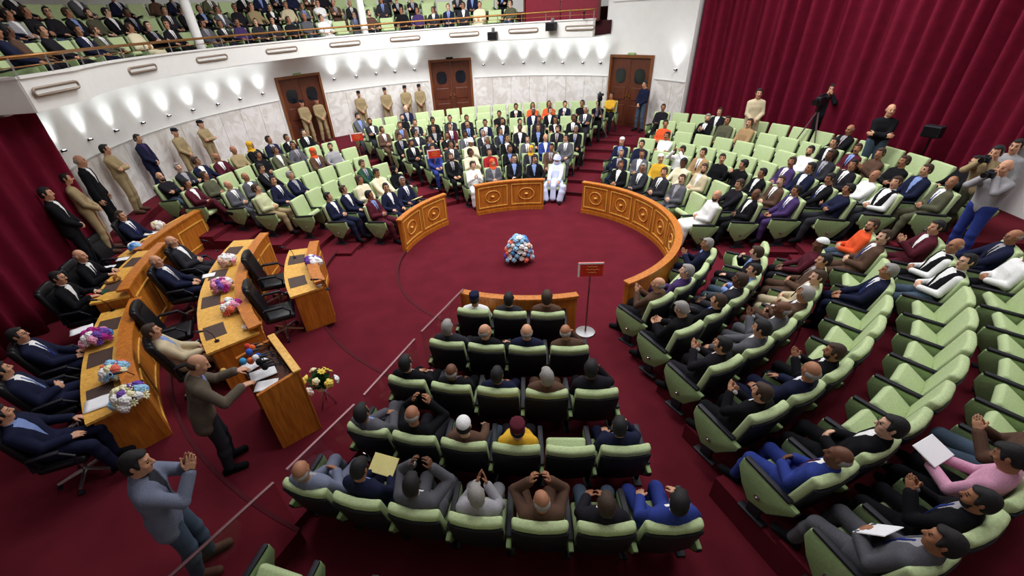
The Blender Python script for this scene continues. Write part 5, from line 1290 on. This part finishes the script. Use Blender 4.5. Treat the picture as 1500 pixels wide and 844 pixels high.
presid(*ondais(8.86, 190, 320, 1.40), .24, 'lap', dict(topc='nv', hair='d', tie='bl'), 'person in navy suit and blue tie behind the desk by the guards', 'black office chair under the navy suit by the guards')
presid(*ondais(8.84, 153, 356, 1.2), .24, None, None, None, 'empty black office chair behind the desk by the guards')
presid(*ondais(7.02, 240, 358, 1.30), .12, 'clasp', dict(topc='ch', hair='b', shirt='wh'), 'balding person in grey suit, far one at the long bowed desk', 'black office chair, far one at the long bowed desk')
presid(*ondais(7.0, 238, 385, 1.30), .12, 'lap', dict(topc='nv', hair='b', tie='lg'), 'balding person in navy suit, second one at the long bowed desk', 'black office chair, second one at the long bowed desk')
presid(*ondais(6.98, 262, 440, 1.15), .12, None, None, None, 'empty black office chair at the long bowed desk, between two people')
presid(*ondais(6.78, 240, 486, 1.28), .12, 'lap', dict(topc='be', legs='tn', hair='d', shirt='lb'), 'person in beige suit, near one at the long bowed desk', 'black office chair, near one at the long bowed desk')
presid(*ondais(5.40, 392, 385, 1.0), .12, None, None, None, 'empty black office chair, far one behind the small desk', face=-75)
presid(*ondais(5.36, 405, 430, .95), .12, None, None, None, 'empty black office chair, near one behind the small desk', face=-68)
# speaker at the lectern and the clapping man
person(pose('lectern'), dict(topc='bg', hair='b', hairc='d', legs='ch', shirt='lb', skin=0), (-3.40, 3.74, .12), math.atan2(-.80, .61), 1.0, 'person in brown-grey suit speaking at the lectern, seen from behind')
person(pose('clapstand'), dict(topc='sb', shirt='ch', legs='je', hair='k', skin=0, shoe='br'), (-3.02, 2.42, .0) if False else (-3.03, 2.38, .24), R_(-62), 1.0, 'person in slate blue jacket and jeans standing and clapping at lower left')
# things people hold
def held(o, fwd, z, side, w, h, lab, m=None, tilt=35, name='paper_sheet', cat='paper'):
    rz = o.rotation_euler.z; sc = o.scale[0]
    p = o.location+Vector((-math.sin(rz)*fwd+math.cos(rz)*side, math.cos(rz)*fwd+math.sin(rz)*side, z))*1
    b = MB(); b.box((0, 0, 0), (w, h, .006), bev=.002); b.box((.0, 0, .004), (w*.96, h*.96, .004)); q = b.build(name, m or M_PAPER); q.location = p; q.rotation_euler = (R_(tilt), 0, rz)
    tag(q, lab, cat, 'things held by seated people'); return q
M_YEL = mat('yellow_paper', srgb(226, 214, 140), .8, noise=.04)
held(who(520, 710), .20, .78, 0, .30, .21, 'yellow booklet held by person in navy suit, nearest black-backed row', M_YEL, 25, 'booklet', 'booklet')
held(who(595, 268), .22, .73, .0, .28, .20, 'yellow booklet on the lap of a front row person in the left block', M_YEL, 20, 'booklet', 'booklet')
held(who(1480, 690), .25, .80, .0, .30, .22, 'white paper sheet held by person in pink top at right edge', None, 20)
held(who(1385, 783), .02, .77, .0, .21, .26, 'white paper held above the lap of person in grey suit at lower right', None, -52)
x, y = at(332, 663, .13); paper((x, y, .125), .6, .10, .07, 'small white paper scrap on the red floor by the speaker\'s feet', 'floor scraps')
for i, (px, py, c, lab) in enumerate(((138, 432, 'rd', 'red folder on the tall central desk before the sitting men'), (148, 428, 'gn', 'dark green folder on the tall central desk beside the red one'))):
    x, y = at(px, py, 1.145); b = MB(); b.box((0, 0, .008), (.16, .22, .016), bev=.004); q = b.build('folder', fab(c)); q.location = (x, y, 1.142); q.rotation_euler = (0, 0, R_(60+20*i)); tag(q, lab, 'folder', 'folders on the central desk')
x, y = at(2, 408, .95); o = empty('side_table', (x, y, .24), R_(35))
b = MB(); b.box((0, 0, .70), (.62, .46, .03), bev=.008); b.build('table_top', mat('cream_laminate', srgb(226, 206, 186), .6, noise=.04), o)
b = MB(); b.box((0, 0, .35), (.54, .38, .67), bev=.01); b.build('cabinet_body', M_WOODD, o)
tag(o, 'small dark cabinet with cream top at the left edge below the curtain', 'cabinet')
# ------------------------------------------------------------------ camera, lights, look
f, th, ro, H, cx, cy = CAMP; r_, u_, w_ = cam_axes()
cd = bpy.data.cameras.new('camera'); cam = bpy.data.objects.new('camera', cd); COL.objects.link(cam); SC.camera = cam
cd.sensor_width = 36; cd.lens = 36*f/1500; cd.shift_x = (750-cx)/1500; cd.shift_y = (cy-422)/1500; cd.clip_start = .05
cam.matrix_world = Matrix(((r_[0], u_[0], -w_[0], 0), (r_[1], u_[1], -w_[1], 0), (r_[2], u_[2], -w_[2], H), (0, 0, 0, 1)))
def area(loc, size, e, rot=(0, 0, 0), col=(.98, .99, 1.0), sy=None):
    l = bpy.data.lights.new('ceiling_light_or_fill', 'AREA'); l.energy = e; l.color = col; l.shape = 'RECTANGLE'; l.size = size; l.size_y = sy or size
    o = bpy.data.objects.new('ceiling_light_or_fill', l); COL.objects.link(o); o.location = loc; o.rotation_euler = rot; l.spread = R_(150); return o
area((1.0, 10.5, 8.3), 3.6, 400)
area((-1.0, 16.0, 8.3), 4.5, 820, (R_(30), 0, R_(4)), sy=2.5)
area((6.3, 11.0, 8.3), 3.0, 360)
area((-5.2, 12.5, 8.3), 3.0, 260)
area((6.6, 5.2, 8.3), 2.2, 150)
area((-4.2, 7.5, 8.3), 2.0, 105)
area((1.2, 4.4, 8.3), 1.6, 95)
for (lx, ly, lz), (tx, ty, tz), e in (((7.0, 14.6, 8.2), (9.7, 12.6, 5.2), 520), ((8.6, 12.6, 8.2), (10.5, 10.0, 5.4), 240)):  # added unseen spots raking along the curtain to bring out its folds
    l = bpy.data.lights.new('added_curtain_spot', 'SPOT'); l.energy = e; l.spot_size = R_(84); l.spot_blend = .4; l.shadow_soft_size = .10
    o = bpy.data.objects.new('added_curtain_spot', l); COL.objects.link(o); o.location = (lx, ly, lz); d = Vector((tx, ty, tz))-o.location; o.rotation_euler = d.to_track_quat('-Z', 'Y').to_euler()
area((.5, 8.0, 8.45), 15, 190, col=(.80, .84, 1.0))  # added bluish fill over the whole hall to lift the shadows, not a fitting
w = bpy.data.worlds.new('world'); SC.world = w; w.use_nodes = True; bg = w.node_tree.nodes['Background']; bg.inputs[0].default_value = (.9, .93, 1, 1); bg.inputs[1].default_value = .03
SC.view_settings.view_transform = 'Standard'; SC.view_settings.look = 'None'; SC.view_settings.gamma = 1; SC.view_settings.exposure = 0; SC.view_settings.use_curve_mapping = False
